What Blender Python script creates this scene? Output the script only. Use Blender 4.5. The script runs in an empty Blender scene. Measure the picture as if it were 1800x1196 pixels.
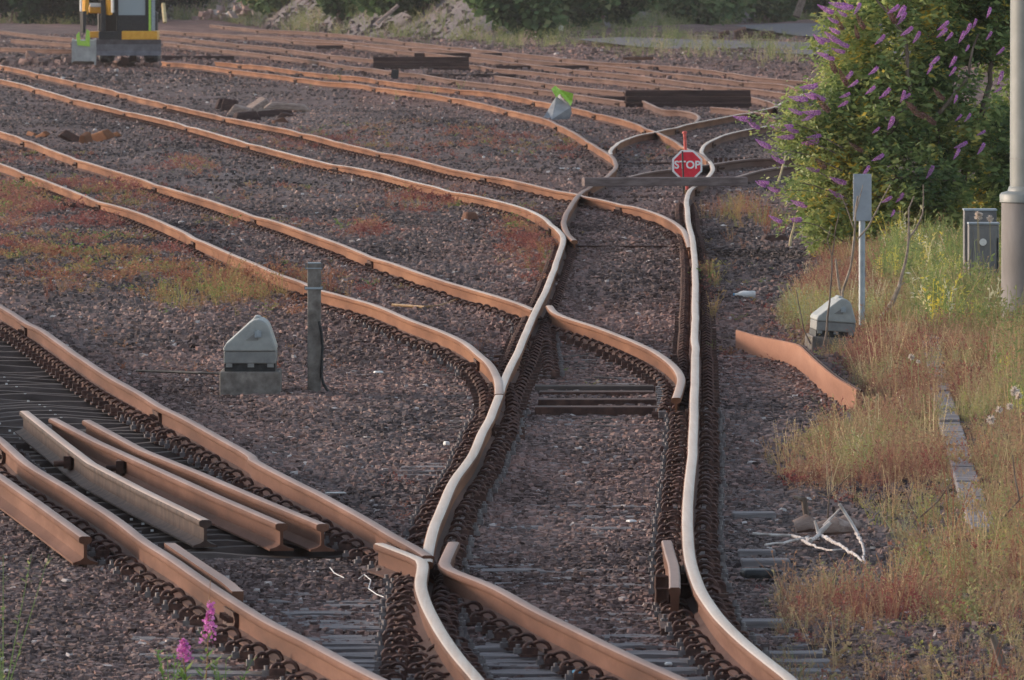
import bpy, math, random
import numpy as np
from mathutils import Vector, Matrix

# ------------------------------------------------------------------ camera, sky, sun, exposure
SC = bpy.context.scene
COL = SC.collection
R = math.radians
rnd = random.Random(7)
rng = np.random.default_rng(11)

F = 20000.0            # focal length in photo pixels (400 mm on a 36 mm frame)
HOR = -100.0           # horizon row
CAMZ = 3.498
PITCH = math.atan((598 - HOR) / F)
cam_d = bpy.data.cameras.new("camera"); cam = bpy.data.objects.new("camera", cam_d); COL.objects.link(cam)
cam_d.sensor_width = 36; cam_d.lens = 36 * F / 1800
cam_d.clip_start = 1; cam_d.clip_end = 6000
cam.location = (0, 0, CAMZ); cam.rotation_euler = (R(90) - PITCH, 0, 0)
cam_d.dof.use_dof = True; cam_d.dof.focus_distance = 84; cam_d.dof.aperture_fstop = 30
SC.camera = cam

SUN_EL, SUN_AZ = 14.0, -68.0     # azimuth from +Y (view direction), negative = left
wd = bpy.data.worlds.new("World"); SC.world = wd; wd.use_nodes = True
nt = wd.node_tree; nt.nodes.clear()
sky = nt.nodes.new("ShaderNodeTexSky"); sky.sky_type = 'NISHITA'; sky.sun_disc = False
sky.sun_elevation = R(SUN_EL); sky.sun_rotation = R(SUN_AZ); sky.air_density = 1.0; sky.dust_density = 1.3; sky.ozone_density = 1.5
bg = nt.nodes.new("ShaderNodeBackground"); bg.inputs[1].default_value = 0.15
wo = nt.nodes.new("ShaderNodeOutputWorld")
hs = nt.nodes.new('ShaderNodeHueSaturation'); hs.inputs['Saturation'].default_value = .62; nt.links.new(sky.outputs[0], hs.inputs['Color']); nt.links.new(hs.outputs[0], bg.inputs[0]); nt.links.new(bg.outputs[0], wo.inputs[0])
sd = bpy.data.lights.new("sun", 'SUN'); sun = bpy.data.objects.new("sun", sd); COL.objects.link(sun)
sd.energy = 1.5; sd.angle = R(10); sd.color = (1.0, 0.76, 0.6)
dv = Vector((math.sin(R(SUN_AZ)) * math.cos(R(SUN_EL)), math.cos(R(SUN_AZ)) * math.cos(R(SUN_EL)), math.sin(R(SUN_EL))))
sun.rotation_euler = dv.to_track_quat('Z', 'Y').to_euler()
SC.view_settings.view_transform = 'Standard'; SC.view_settings.look = 'None'
SC.view_settings.exposure = 1.0; SC.view_settings.gamma = 1
SC.cycles.max_bounces = 5; SC.cycles.diffuse_bounces = 2; SC.cycles.glossy_bounces = 2
SC.cycles.transparent_max_bounces = 6; SC.cycles.volume_bounces = 0
SC.cycles.use_denoising = True

# ------------------------------------------------------------------ where photo pixels meet the ground
CP, SP = math.cos(PITCH), math.sin(PITCH)
RT = 0.16              # height of the rail tops
def ray(x, y):
    a, b = (x - 900) / F, -(y - 598) / F
    return Vector((a, CP + b * SP, -SP + b * CP))
def P(x, y, z=0.0):
    d = ray(x, y); t = (z - CAMZ) / d.z
    return Vector((d.x * t, d.y * t, z))
def PY(x, y, Y):
    d = ray(x, y); t = Y / d.y
    return Vector((d.x * t, Y, CAMZ + d.z * t))
def proj(X, Y, Z):
    dz = Z - CAMZ
    yc = Y * CP - dz * SP; zc = Y * SP + dz * CP
    return 900 + F * X / yc, 598 - F * zc / yc

# ------------------------------------------------------------------ helpers
def _h(ix, iy, s):
    n = (ix.astype(np.int64) * 374761393 + iy.astype(np.int64) * 668265263 + s * 974711) & 0xffffffff
    n = ((n ^ (n >> 13)) * 1274126177) & 0xffffffff
    return ((n ^ (n >> 16)) & 0xffffff) / float(0xffffff)
def vn(x, y, s=0):
    x = np.asarray(x, float); y = np.asarray(y, float)
    ix, iy = np.floor(x), np.floor(y); fx, fy = x - ix, y - iy
    fx = fx * fx * (3 - 2 * fx); fy = fy * fy * (3 - 2 * fy)
    a, b = _h(ix, iy, s), _h(ix + 1, iy, s); c, d = _h(ix, iy + 1, s), _h(ix + 1, iy + 1, s)
    return a + (b - a) * fx + (c - a) * fy + (a - b - c + d) * fx * fy
def fbm(x, y, s=0, o=4):
    t = 0; a = .5; n = 0
    for k in range(o):
        t = t + a * vn(x * 2 ** k, y * 2 ** k, s + k * 17); n += a; a *= .55
    return t / n
def sstep(a, b, x):
    t = np.clip((x - a) / (b - a), 0, 1); return t * t * (3 - 2 * t)

def tag(o, label=None, cat=None, group=None, kind=None):
    if label: o['label'] = label
    if cat: o['category'] = cat
    if group: o['group'] = group
    if kind: o['kind'] = kind
    return o
def empty(name, loc, label, cat, group=None, rz=0):
    o = bpy.data.objects.new(name, None); COL.objects.link(o); o.location = loc; o.rotation_euler[2] = rz
    o.empty_display_size = .2
    return tag(o, label, cat, group)
def link(name, me, parent=None, world=None):
    """world: the object's location when the mesh is in world coordinates minus that point"""
    o = bpy.data.objects.new(name, me); COL.objects.link(o)
    if parent is not None: o.parent = parent
    if world is not None: o.location = world
    return o

class MB:
    def __init__(s): s.v = []; s.f = []; s.m = []
    def add(s, vs, fs, m=0):
        b = len(s.v); s.v += [tuple(v) for v in vs]; s.f += [tuple(b + i for i in f) for f in fs]; s.m += [m] * len(fs)
    def box(s, c, d, rz=0, m=0, rx=0, ry=0, taper=1.0):
        M = Matrix.Rotation(rz, 3, 'Z') @ Matrix.Rotation(ry, 3, 'Y') @ Matrix.Rotation(rx, 3, 'X'); c = Vector(c)
        vs = []
        for z in (-1, 1):
            t = taper if z > 0 else 1
            for x, y in ((-1, -1), (1, -1), (1, 1), (-1, 1)):
                vs.append(c + M @ Vector((x * d[0] / 2 * t, y * d[1] / 2 * t, z * d[2] / 2)))
        s.add(vs, [(3, 2, 1, 0), (4, 5, 6, 7), (0, 1, 5, 4), (1, 2, 6, 5), (2, 3, 7, 6), (3, 0, 4, 7)], m)
    def tube(s, pts, rad, n=6, m=0, caps=True):
        pts = [Vector(p) for p in pts]; k = len(pts)
        if not hasattr(rad, '__len__'): rad = [rad] * k
        up = None; rings = []
        for i, p in enumerate(pts):
            t = (pts[min(i + 1, k - 1)] - pts[max(i - 1, 0)]); t = t.normalized() if t.length > 1e-9 else Vector((0, 0, 1))
            if up is None: up = Vector((0, 0, 1)) if abs(t.z) < .9 else Vector((0, 1, 0))
            a = t.cross(up).normalized(); b = a.cross(t).normalized(); up = b
            rings.append([p + (a * math.cos(2 * math.pi * j / n) + b * math.sin(2 * math.pi * j / n)) * rad[i] for j in range(n)])
        fs = [(i * n + j, i * n + (j + 1) % n, (i + 1) * n + (j + 1) % n, (i + 1) * n + j) for i in range(k - 1) for j in range(n)]
        if caps: fs += [tuple(range(n - 1, -1, -1)), tuple((k - 1) * n + j for j in range(n))]
        s.add([v for r_ in rings for v in r_], fs, m)
    def prism(s, poly, org, ux, uy, depth, m=0):
        """poly in (ux,uy) plane extruded by vector depth"""
        org, ux, uy, depth = map(Vector, (org, ux, uy, depth)); n = len(poly)
        a = [org + ux * p[0] + uy * p[1] for p in poly]; b = [p + depth for p in a]
        fs = [tuple(range(n - 1, -1, -1)), tuple(range(n, 2 * n))] + [(i, (i + 1) % n, n + (i + 1) % n, n + i) for i in range(n)]
        s.add(a + b, fs, m)
    def lathe(s, c, prof, n=24, m=0):
        c = Vector(c); vs = []
        for r_, z in prof: vs += [c + Vector((r_ * math.cos(2 * math.pi * j / n), r_ * math.sin(2 * math.pi * j / n), z)) for j in range(n)]
        fs = [(i * n + j, i * n + (j + 1) % n, (i + 1) * n + (j + 1) % n, (i + 1) * n + j) for i in range(len(prof) - 1) for j in range(n)]
        fs += [tuple(range(n - 1, -1, -1)), tuple((len(prof) - 1) * n + j for j in range(n))]
        s.add(vs, fs, m)
    def mesh(s, name, mats, org=(0, 0, 0), smooth=False):
        me = bpy.data.meshes.new(name); o = Vector(org)
        me.from_pydata([Vector(v) - o for v in s.v], [], s.f)
        for mt in (mats if isinstance(mats, (list, tuple)) else [mats]): me.materials.append(mt)
        me.polygons.foreach_set('material_index', s.m)
        if smooth: me.polygons.foreach_set('use_smooth', [True] * len(s.f)); me.set_sharp_from_angle(angle=R(42))
        me.update(); return me
    def obj(s, name, mats, parent=None, org=(0, 0, 0), smooth=False, bevel=0):
        """mesh in world coordinates; org = the world point of its origin; a parent is taken to have its own world origin"""
        me = s.mesh(name, mats, org, smooth)
        pl = parent.location if parent is not None else Vector((0, 0, 0))
        o = link(name, me, parent, Vector(org) - pl)
        if bevel:
            b = o.modifiers.new('bevel', 'BEVEL'); b.width = bevel; b.segments = 2; b.limit_method = 'ANGLE'; b.angle_limit = R(35)
        return o

def npmesh(name, V, Q, mat, attrs=None, mi=None, smooth=False, mats=None):
    """V (n,3), Q (m,4) quads"""
    me = bpy.data.meshes.new(name); n, m = len(V), len(Q); k = Q.shape[1]
    me.vertices.add(n); me.vertices.foreach_set('co', np.ascontiguousarray(V, np.float32).ravel())
    me.loops.add(m * k); me.loops.foreach_set('vertex_index', np.ascontiguousarray(Q, np.int32).ravel())
    me.polygons.add(m); me.polygons.foreach_set('loop_start', np.arange(0, m * k, k, dtype=np.int32))
    me.polygons.foreach_set('loop_total', np.full(m, k, np.int32))
    for mt in (mats or [mat]): me.materials.append(mt)
    if mi is not None: me.polygons.foreach_set('material_index', mi.astype(np.int32))
    me.polygons.foreach_set('use_smooth', np.full(m, smooth, bool))
    for a, vals in (attrs or {}).items():
        at = me.attributes.new(a, 'FLOAT', 'POINT'); at.data.foreach_set('value', np.ascontiguousarray(vals, np.float32))
    me.update(calc_edges=True); return me

def scatter(name, temps, pos, size, yaw, r1, mat, tone=None, tilt=.0, kindmi=None, aniso=None, parent=None, org=(0, 0, 0), extra=None):
    """temps: list of (V (n,3), Q (m,4)) all merged as one mesh; r1 is a random value per copy"""
    N = len(pos); pick = rng.integers(0, len(temps), N); Vs = []; Qs = []; A = []; T = []; off = 0
    for t, (V, Q) in enumerate(temps):
        I = np.nonzero(pick == t)[0]
        if not len(I): continue
        v = np.broadcast_to(V, (len(I),) + V.shape).copy()
        sz = np.asarray(size)[I]
        v = v * (sz[:, None, None] if sz.ndim == 1 else sz[:, None, :])
        if tilt:
            ta = rng.normal(0, tilt, len(I)); tb = rng.normal(0, tilt, len(I))
            x = v[..., 0] + v[..., 2] * np.sin(ta)[:, None]; y = v[..., 1] + v[..., 2] * np.sin(tb)[:, None]
            v[..., 0] = x; v[..., 1] = y
        c, s = np.cos(yaw[I])[:, None], np.sin(yaw[I])[:, None]
        x = v[..., 0] * c - v[..., 1] * s; y = v[..., 0] * s + v[..., 1] * c
        v[..., 0] = x; v[..., 1] = y
        v += (pos[I] - np.asarray(org))[:, None, :]
        n = V.shape[0]
        q = Q[None] + (np.arange(len(I)) * n)[:, None, None] + off
        off += len(I) * n
        Vs.append(v.reshape(-1, 3)); Qs.append(q.reshape(-1, 4)); A.append(np.repeat(r1[I], n))
        if tone is not None: T.append(np.repeat(tone[I], n))
    at = {'r1': np.concatenate(A)}
    if tone is not None: at['tone'] = np.concatenate(T)
    me = npmesh(name, np.concatenate(Vs), np.concatenate(Qs), mat, at)
    pl = parent.location if parent is not None else Vector((0, 0, 0))
    return link(name, me, parent, Vector(org) - pl)

# ------------------------------------------------------------------ materials
class N:
    def __init__(s, name):
        s.mat = bpy.data.materials.new(name); s.mat.use_nodes = True; s.t = s.mat.node_tree; s.t.nodes.clear()
        s.out = s.t.nodes.new('ShaderNodeOutputMaterial'); s.b = s.t.nodes.new('ShaderNodeBsdfPrincipled')
        s.t.links.new(s.b.outputs[0], s.out.inputs[0])
    def n(s, typ, **kw):
        nd = s.t.nodes.new(typ)
        for k, v in kw.items(): setattr(nd, k, v)
        return nd
    def l(s, a, b): s.t.links.new(a, b)
    def coord(s, sc=(1, 1, 1), obj=False):
        if obj:
            o = s.n('ShaderNodeTexCoord').outputs['Object']
        else:
            o = s.n('ShaderNodeNewGeometry').outputs['Position']
        mp = s.n('ShaderNodeMapping'); mp.inputs['Scale'].default_value = sc; s.l(o, mp.inputs[0]); return mp.outputs[0]
    def noise(s, scale, det=4, co=None, rough=.6):
        nd = s.n('ShaderNodeTexNoise'); nd.inputs['Scale'].default_value = scale; nd.inputs['Detail'].default_value = det; nd.inputs['Roughness'].default_value = rough
        s.l(co if co is not None else s.coord(), nd.inputs['Vector']); return nd.outputs[0]
    def ramp(s, fac, stops, interp='LINEAR'):
        r_ = s.n('ShaderNodeValToRGB'); r_.color_ramp.interpolation = interp
        e = r_.color_ramp.elements
        while len(e) < len(stops): e.new(.5)
        for i, (p, c) in enumerate(stops): e[i].position = p; e[i].color = (*c, 1)
        s.l(fac, r_.inputs[0]); return r_.outputs[0]
    def mix(s, fac, a, b, typ='MIX'):
        m = s.n('ShaderNodeMix', data_type='RGBA', blend_type=typ)
        for k, v in ((0, fac), (6, a), (7, b)):
            if hasattr(v, 'links') or hasattr(v, 'is_linked'): s.l(v, m.inputs[k])
            else: m.inputs[k].default_value = v if k == 0 else (*v, 1)
        return m.outputs[2]
    def math(s, op, a, b=0.0):
        m = s.n('ShaderNodeMath', operation=op)
        for k, v in ((0, a), (1, b)):
            if hasattr(v, 'is_linked'): s.l(v, m.inputs[k])
            else: m.inputs[k].default_value = v
        return m.outputs[0]
    def attr(s, name):
        a = s.n('ShaderNodeAttribute'); a.attribute_name = name; return a.outputs['Fac']
    def bump(s, h, st=.3, d=.01):
        b = s.n('ShaderNodeBump'); b.inputs['Strength'].default_value = st; b.inputs['Distance'].default_value = d
        s.l(h, b.inputs['Height']); s.l(b.outputs[0], s.b.inputs['Normal'])
    def set(s, col=None, rough=.8, metal=0.0, spec=.3):
        if col is not None:
            if hasattr(col, 'is_linked'): s.l(col, s.b.inputs['Base Color'])
            else: s.b.inputs['Base Color'].default_value = (*col, 1)
        if hasattr(rough, 'is_linked'): s.l(rough, s.b.inputs['Roughness'])
        else: s.b.inputs['Roughness'].default_value = rough
        s.b.inputs['Metallic'].default_value = metal; s.b.inputs['Specular IOR Level'].default_value = spec
        return s.mat

def patchy(name, cols, scale=3, rough=.8, metal=0, spec=.3, bump=.2, bs=40, co=None, d=.004, st=(.3, .5, .7)):
    n = N(name); c = n.coord(co or (1, 1, 1)); f = n.noise(scale, 6, c)
    m = n.set(n.ramp(f, [(p, k) for p, k in zip(st if len(cols) == 3 else np.linspace(.3, .7, len(cols)), cols)]), rough, metal, spec)
    if bump: n.bump(n.noise(bs, 4, c), bump, d)
    return m

# rust on rail sides: streaky, stretched along the rail
def m_rust(name, a, b, c, rough=.85, worn=False, spec=.2):
    n = N(name); co = n.coord((1, .12, 1)); f1 = n.noise(2.2, 6, co); f2 = n.noise(40, 4, n.coord((1, .3, 1)))
    col = n.ramp(n.math('ADD', n.math('MULTIPLY', f1, .6), n.math('MULTIPLY', n.noise(.9, 5, n.coord((3, .35, 4))), .4)), [(.36, a), (.5, b), (.62, c)])
    col = n.mix(n.math('MULTIPLY', f2, .5), col, (a[0] * .6, a[1] * .6, a[2] * .6))
    if worn:
        f3 = n.noise(6, 3, n.coord((9, .15, 1)))
        r_ = n.ramp(f3, [(.3, (.4,) * 3), (.7, (.6,) * 3)])
    m = n.set(col, r_ if worn else rough, .0 if not worn else .1, spec); n.bump(f2, .25, .002); return m
M = {}
M['rust'] = m_rust('rust_side', (.115, .045, .023), (.215, .092, .047), (.31, .148, .078))
M['grime'] = m_rust('rail_grime', (.05, .026, .02), (.09, .045, .034), (.15, .075, .055))
M['rust_top'] = m_rust('rust_head', (.38, .265, .21), (.48, .36, .295), (.56, .44, .37), rough=.6, spec=.25)
M['brown_top_shade'] = m_rust('brown_head_shade', (.23, .15, .125), (.32, .22, .185), (.4, .29, .25), rough=.6, spec=.2)  # duller head copy, foreground shade put into its colour
M['worn'] = m_rust('polished_head', (.48, .37, .29), (.6, .48, .39), (.67, .56, .47), worn=True, spec=.4)
M['rust_far'] = m_rust('rust_dull', (.085, .045, .035), (.125, .068, .054), (.17, .1, .08))
M['far_top'] = m_rust('far_head', (.2, .13, .105), (.27, .18, .145), (.34, .24, .2), rough=.6)
M['rust_dark'] = patchy('dark_rust', [(.035, .018, .015), (.07, .036, .028), (.12, .06, .045)], 14, .8, .1)
M['rust_brown_shade'] = m_rust('brown_rust_shade', (.08, .035, .023), (.15, .068, .043), (.22, .11, .075))  # near rails' foreground shade put into the colour; also plain brown scrap
M['clip'] = patchy('clip_iron', [(.035, .018, .015), (.08, .04, .032), (.16, .082, .06)], 22, .65, .2, .4)
M['bolt'] = patchy('bolt_grey', [(.1, .085, .085), (.17, .15, .15), (.25, .23, .22)], 30, .6, .2)
M['steel_sleeper'] = patchy('steel_sleeper', [(.05, .04, .036), (.09, .072, .066), (.14, .115, .106)], 7, .9, 0, .1, co=(.3, 2, 1))
M['timber'] = patchy('weathered_timber', [(.1, .088, .09), (.2, .18, .18), (.34, .32, .32)], 9, .9, 0, .15, bump=.6, co=(.25, 4, 3), d=.01)
M['timber_dark'] = patchy('creosoted_timber', [(.03, .018, .017), (.055, .032, .03), (.09, .055, .048)], 5, .85, 0, .2, bump=.5, co=(.3, 3, 3), d=.01)
M['timber_pale'] = patchy('pale_timber', [(.16, .11, .09), (.28, .21, .18), (.42, .34, .3)], 6, .9, 0, .15, bump=.5, co=(1, 3, 3), d=.01)
M['white'] = patchy('off_white', [(.55, .53, .5), (.68, .66, .63), (.78, .77, .75)], 20, .6, 0, .4)
M['concrete'] = patchy('old_concrete', [(.1, .085, .075), (.17, .15, .135), (.26, .235, .21)], 12, .9, 0, .2, bump=.5, bs=90)
M['concrete_lt'] = patchy('pale_concrete', [(.13, .115, .12), (.2, .18, .185), (.27, .25, .25)], 6, .9, 0, .2, bump=.4, bs=90)
M['grey_cover'] = patchy('grey_cover_paint', [(.24, .25, .24), (.29, .3, .29), (.34, .35, .33)], 10, .55, 0, .4, bump=.1)
M['grey_dark'] = patchy('grey_cover_band', [(.15, .15, .15), (.19, .19, .185), (.23, .23, .22)], 12, .6, 0, .4, bump=.1)
M['galv'] = patchy('galvanised', [(.25, .28, .31), (.31, .35, .38), (.37, .41, .44)], 14, .5, .2, .5, bump=.1)
M['mast'] = patchy('mast_paint', [(.13, .145, .14), (.16, .175, .17), (.2, .215, .21)], 4, .5, .0, .5, bump=.1)
M['mast_low'] = patchy('mast_sleeve', [(.12, .11, .105), (.165, .15, .145), (.21, .195, .19)], 5, .7, .0, .4, bump=.2, co=(1, 1, .35))
M['cab_grey'] = patchy('cabinet_grey', [(.1, .1, .1), (.15, .145, .145), (.2, .195, .19)], 7, .6, .1, .4, bump=.1, co=(1, 1, .4))
M['sign_white'] = patchy('sign_white', [(.78, .78, .78), (.83, .83, .83), (.87, .87, .87)], 20, .4, 0, .5, bump=0)
M['red'] = patchy('red_paint', [(.62, .01, .03), (.7, .016, .04), (.74, .03, .055)], 20, .5, 0, .4, bump=.05)
M['red_pole'] = patchy('red_pole_paint', [(.5, .06, .05), (.62, .09, .075), (.66, .15, .12)], 20, .5, 0, .4, bump=.05)
M['black'] = patchy('black_rubber', [(.012, .012, .013), (.02, .02, .022), (.04, .038, .038)], 20, .6, 0, .4)
M['lime'] = patchy('lime_plastic', [(.3, .52, .05), (.38, .62, .08), (.45, .68, .12)], 20, .5, 0, .4, bump=.05)
M['yellow'] = patchy('machine_yellow', [(.62, .27, .015), (.72, .34, .02), (.76, .4, .05)], 6, .45, 0, .5, bump=.05)
M['blade'] = patchy('blade_steel', [(.09, .085, .095), (.13, .125, .14), (.18, .17, .19)], 5, .5, .3, .5, bump=.1)
M['bucket'] = patchy('bucket_steel', [(.24, .23, .22), (.33, .32, .31), (.42, .4, .39)], 4, .5, .2, .5, bump=.1)
M['glass'] = N('cab_glass').set((.3, .36, .4), .12, 0, .8)
M['sheet'] = patchy('grey_sheet', [(.2, .21, .23), (.27, .28, .3), (.34, .35, .37)], 6, .6, 0, .3, bump=.1)
M['orange_steel'] = m_rust('orange_strip', (.25, .115, .07), (.36, .175, .11), (.43, .235, .155))
M['bark'] = patchy('bark', [(.08, .055, .045), (.16, .12, .095), (.27, .22, .18)], 12, .9, 0, .2, bump=.4, co=(2, 2, .6))
M['bark_pale'] = patchy('bleached_wood', [(.3, .25, .22), (.5, .45, .42), (.68, .64, .61)], 14, .85, 0, .2, bump=.4)
M['straw'] = patchy('dry_cane', [(.42, .32, .17), (.55, .44, .25), (.66, .55, .33)], 12, .8, 0, .2)
M['cable'] = patchy('yellow_cable', [(.2, .11, .05), (.28, .17, .07), (.36, .23, .1)], 20, .6, 0, .3)
M['blue'] = patchy('blue_plastic', [(.05, .2, .35), (.07, .27, .45), (.12, .33, .5)], 20, .5, 0, .3)

def m_attr(name, ramp, rough=.9, spec=.15, trans=0, tone=None, interp='LINEAR', sc=0):
    n = N(name); r_ = n.attr('r1')
    col = n.ramp(r_, ramp, interp)
    if tone: col = n.mix(n.attr('tone'), col, n.ramp(r_, tone, interp))
    if sc: col = n.mix(.35, col, n.ramp(n.noise(sc, 3), [(.3, (.35,) * 3), (.7, (1,) * 3)]), 'MULTIPLY')
    n.set(col, rough, 0, spec)
    if trans:
        t = n.n('ShaderNodeBsdfTranslucent'); n.l(col, t.inputs[0]); mx = n.n('ShaderNodeMixShader'); mx.inputs[0].default_value = trans
        n.l(n.b.outputs[0], mx.inputs[1]); n.l(t.outputs[0], mx.inputs[2]); n.l(mx.outputs[0], n.out.inputs[0])
    return n.mat
STONE = [(0, (.05, .042, .043)), (.3, (.112, .096, .095)), (.55, (.18, .15, .145)), (.75, (.26, .18, .16)), (.9, (.36, .24, .205)), (.975, (.42, .34, .31)), (1, (.55, .52, .5))]
STONE_T = [(0, (.09, .06, .055)), (.3, (.18, .123, .112)), (.6, (.27, .185, .168)), (.8, (.32, .185, .155)), (.93, (.38, .25, .215)), (1, (.5, .42, .39))]
M['stone'] = m_attr('ballast_stone', STONE, .9, .2, tone=STONE_T, sc=30)
M['leaf'] = m_attr('bush_leaf', [(0, (.07, .12, .05)), (.3, (.17, .25, .09)), (.6, (.31, .38, .13)), (.86, (.52, .52, .19)), (1, (.68, .5, .08))], .55, .35, .45)
M['leaf_far'] = m_attr('bank_leaf', [(0, (.035, .07, .03)), (.4, (.08, .14, .055)), (.8, (.15, .22, .085)), (1, (.24, .27, .12))], .8, .15, .3)
M['leaf_shaded'] = m_attr('shaded_leaf', [(0, (.008, .022, .012)), (.5, (.016, .042, .02)), (1, (.04, .085, .035))], .8, .15, .2)  # much darker leaf copy: the shade over these trees is in the colour
M['weed_red'] = m_attr('red_weed', [(0, (.2, .07, .065)), (.3, (.32, .13, .115)), (.6, (.35, .18, .13)), (.75, (.36, .24, .12)), (1, (.2, .26, .09))], .9, .1, .3,
                       tone=[(0, (.25, .1, .05)), (.4, (.38, .22, .1)), (.7, (.3, .28, .1)), (1, (.16, .26, .07))])
M['weed'] = m_attr('bank_weed', [(0, (.26, .09, .08)), (.15, (.3, .15, .11)), (.42, (.38, .25, .155)), (.66, (.38, .31, .165)), (.85, (.29, .29, .13)), (1, (.19, .24, .09))], .9, .1, .35,
                   tone=[(0, (.3, .27, .12)), (.35, (.18, .24, .09)), (.6, (.22, .3, .1)), (.8, (.34, .37, .13)), (.92, (.75, .6, .1)), (1, (.7, .66, .5))])
M['grass'] = m_attr('far_grass', [(0, (.12, .16, .06)), (.5, (.26, .28, .12)), (.8, (.38, .34, .18)), (1, (.45, .3, .3))], .9, .1, .3)
M['spike'] = m_attr('purple_floret', [(0, (.34, .12, .38)), (.5, (.56, .25, .6)), (.85, (.7, .38, .7)), (1, (.78, .46, .68))], .7, .2, .25)
M['spike_old'] = m_attr('faded_floret', [(0, (.12, .065, .05)), (.5, (.2, .11, .08)), (1, (.3, .16, .17))], .8, .15, .15)
M['pink'] = m_attr('pink_petal', [(0, (.55, .12, .42)), (.5, (.7, .2, .55)), (1, (.8, .36, .66))], .6, .2, .35)
M['herb'] = m_attr('herb_leaf', [(0, (.1, .2, .05)), (.5, (.2, .34, .08)), (1, (.36, .46, .12))], .6, .2, .35)

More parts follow.
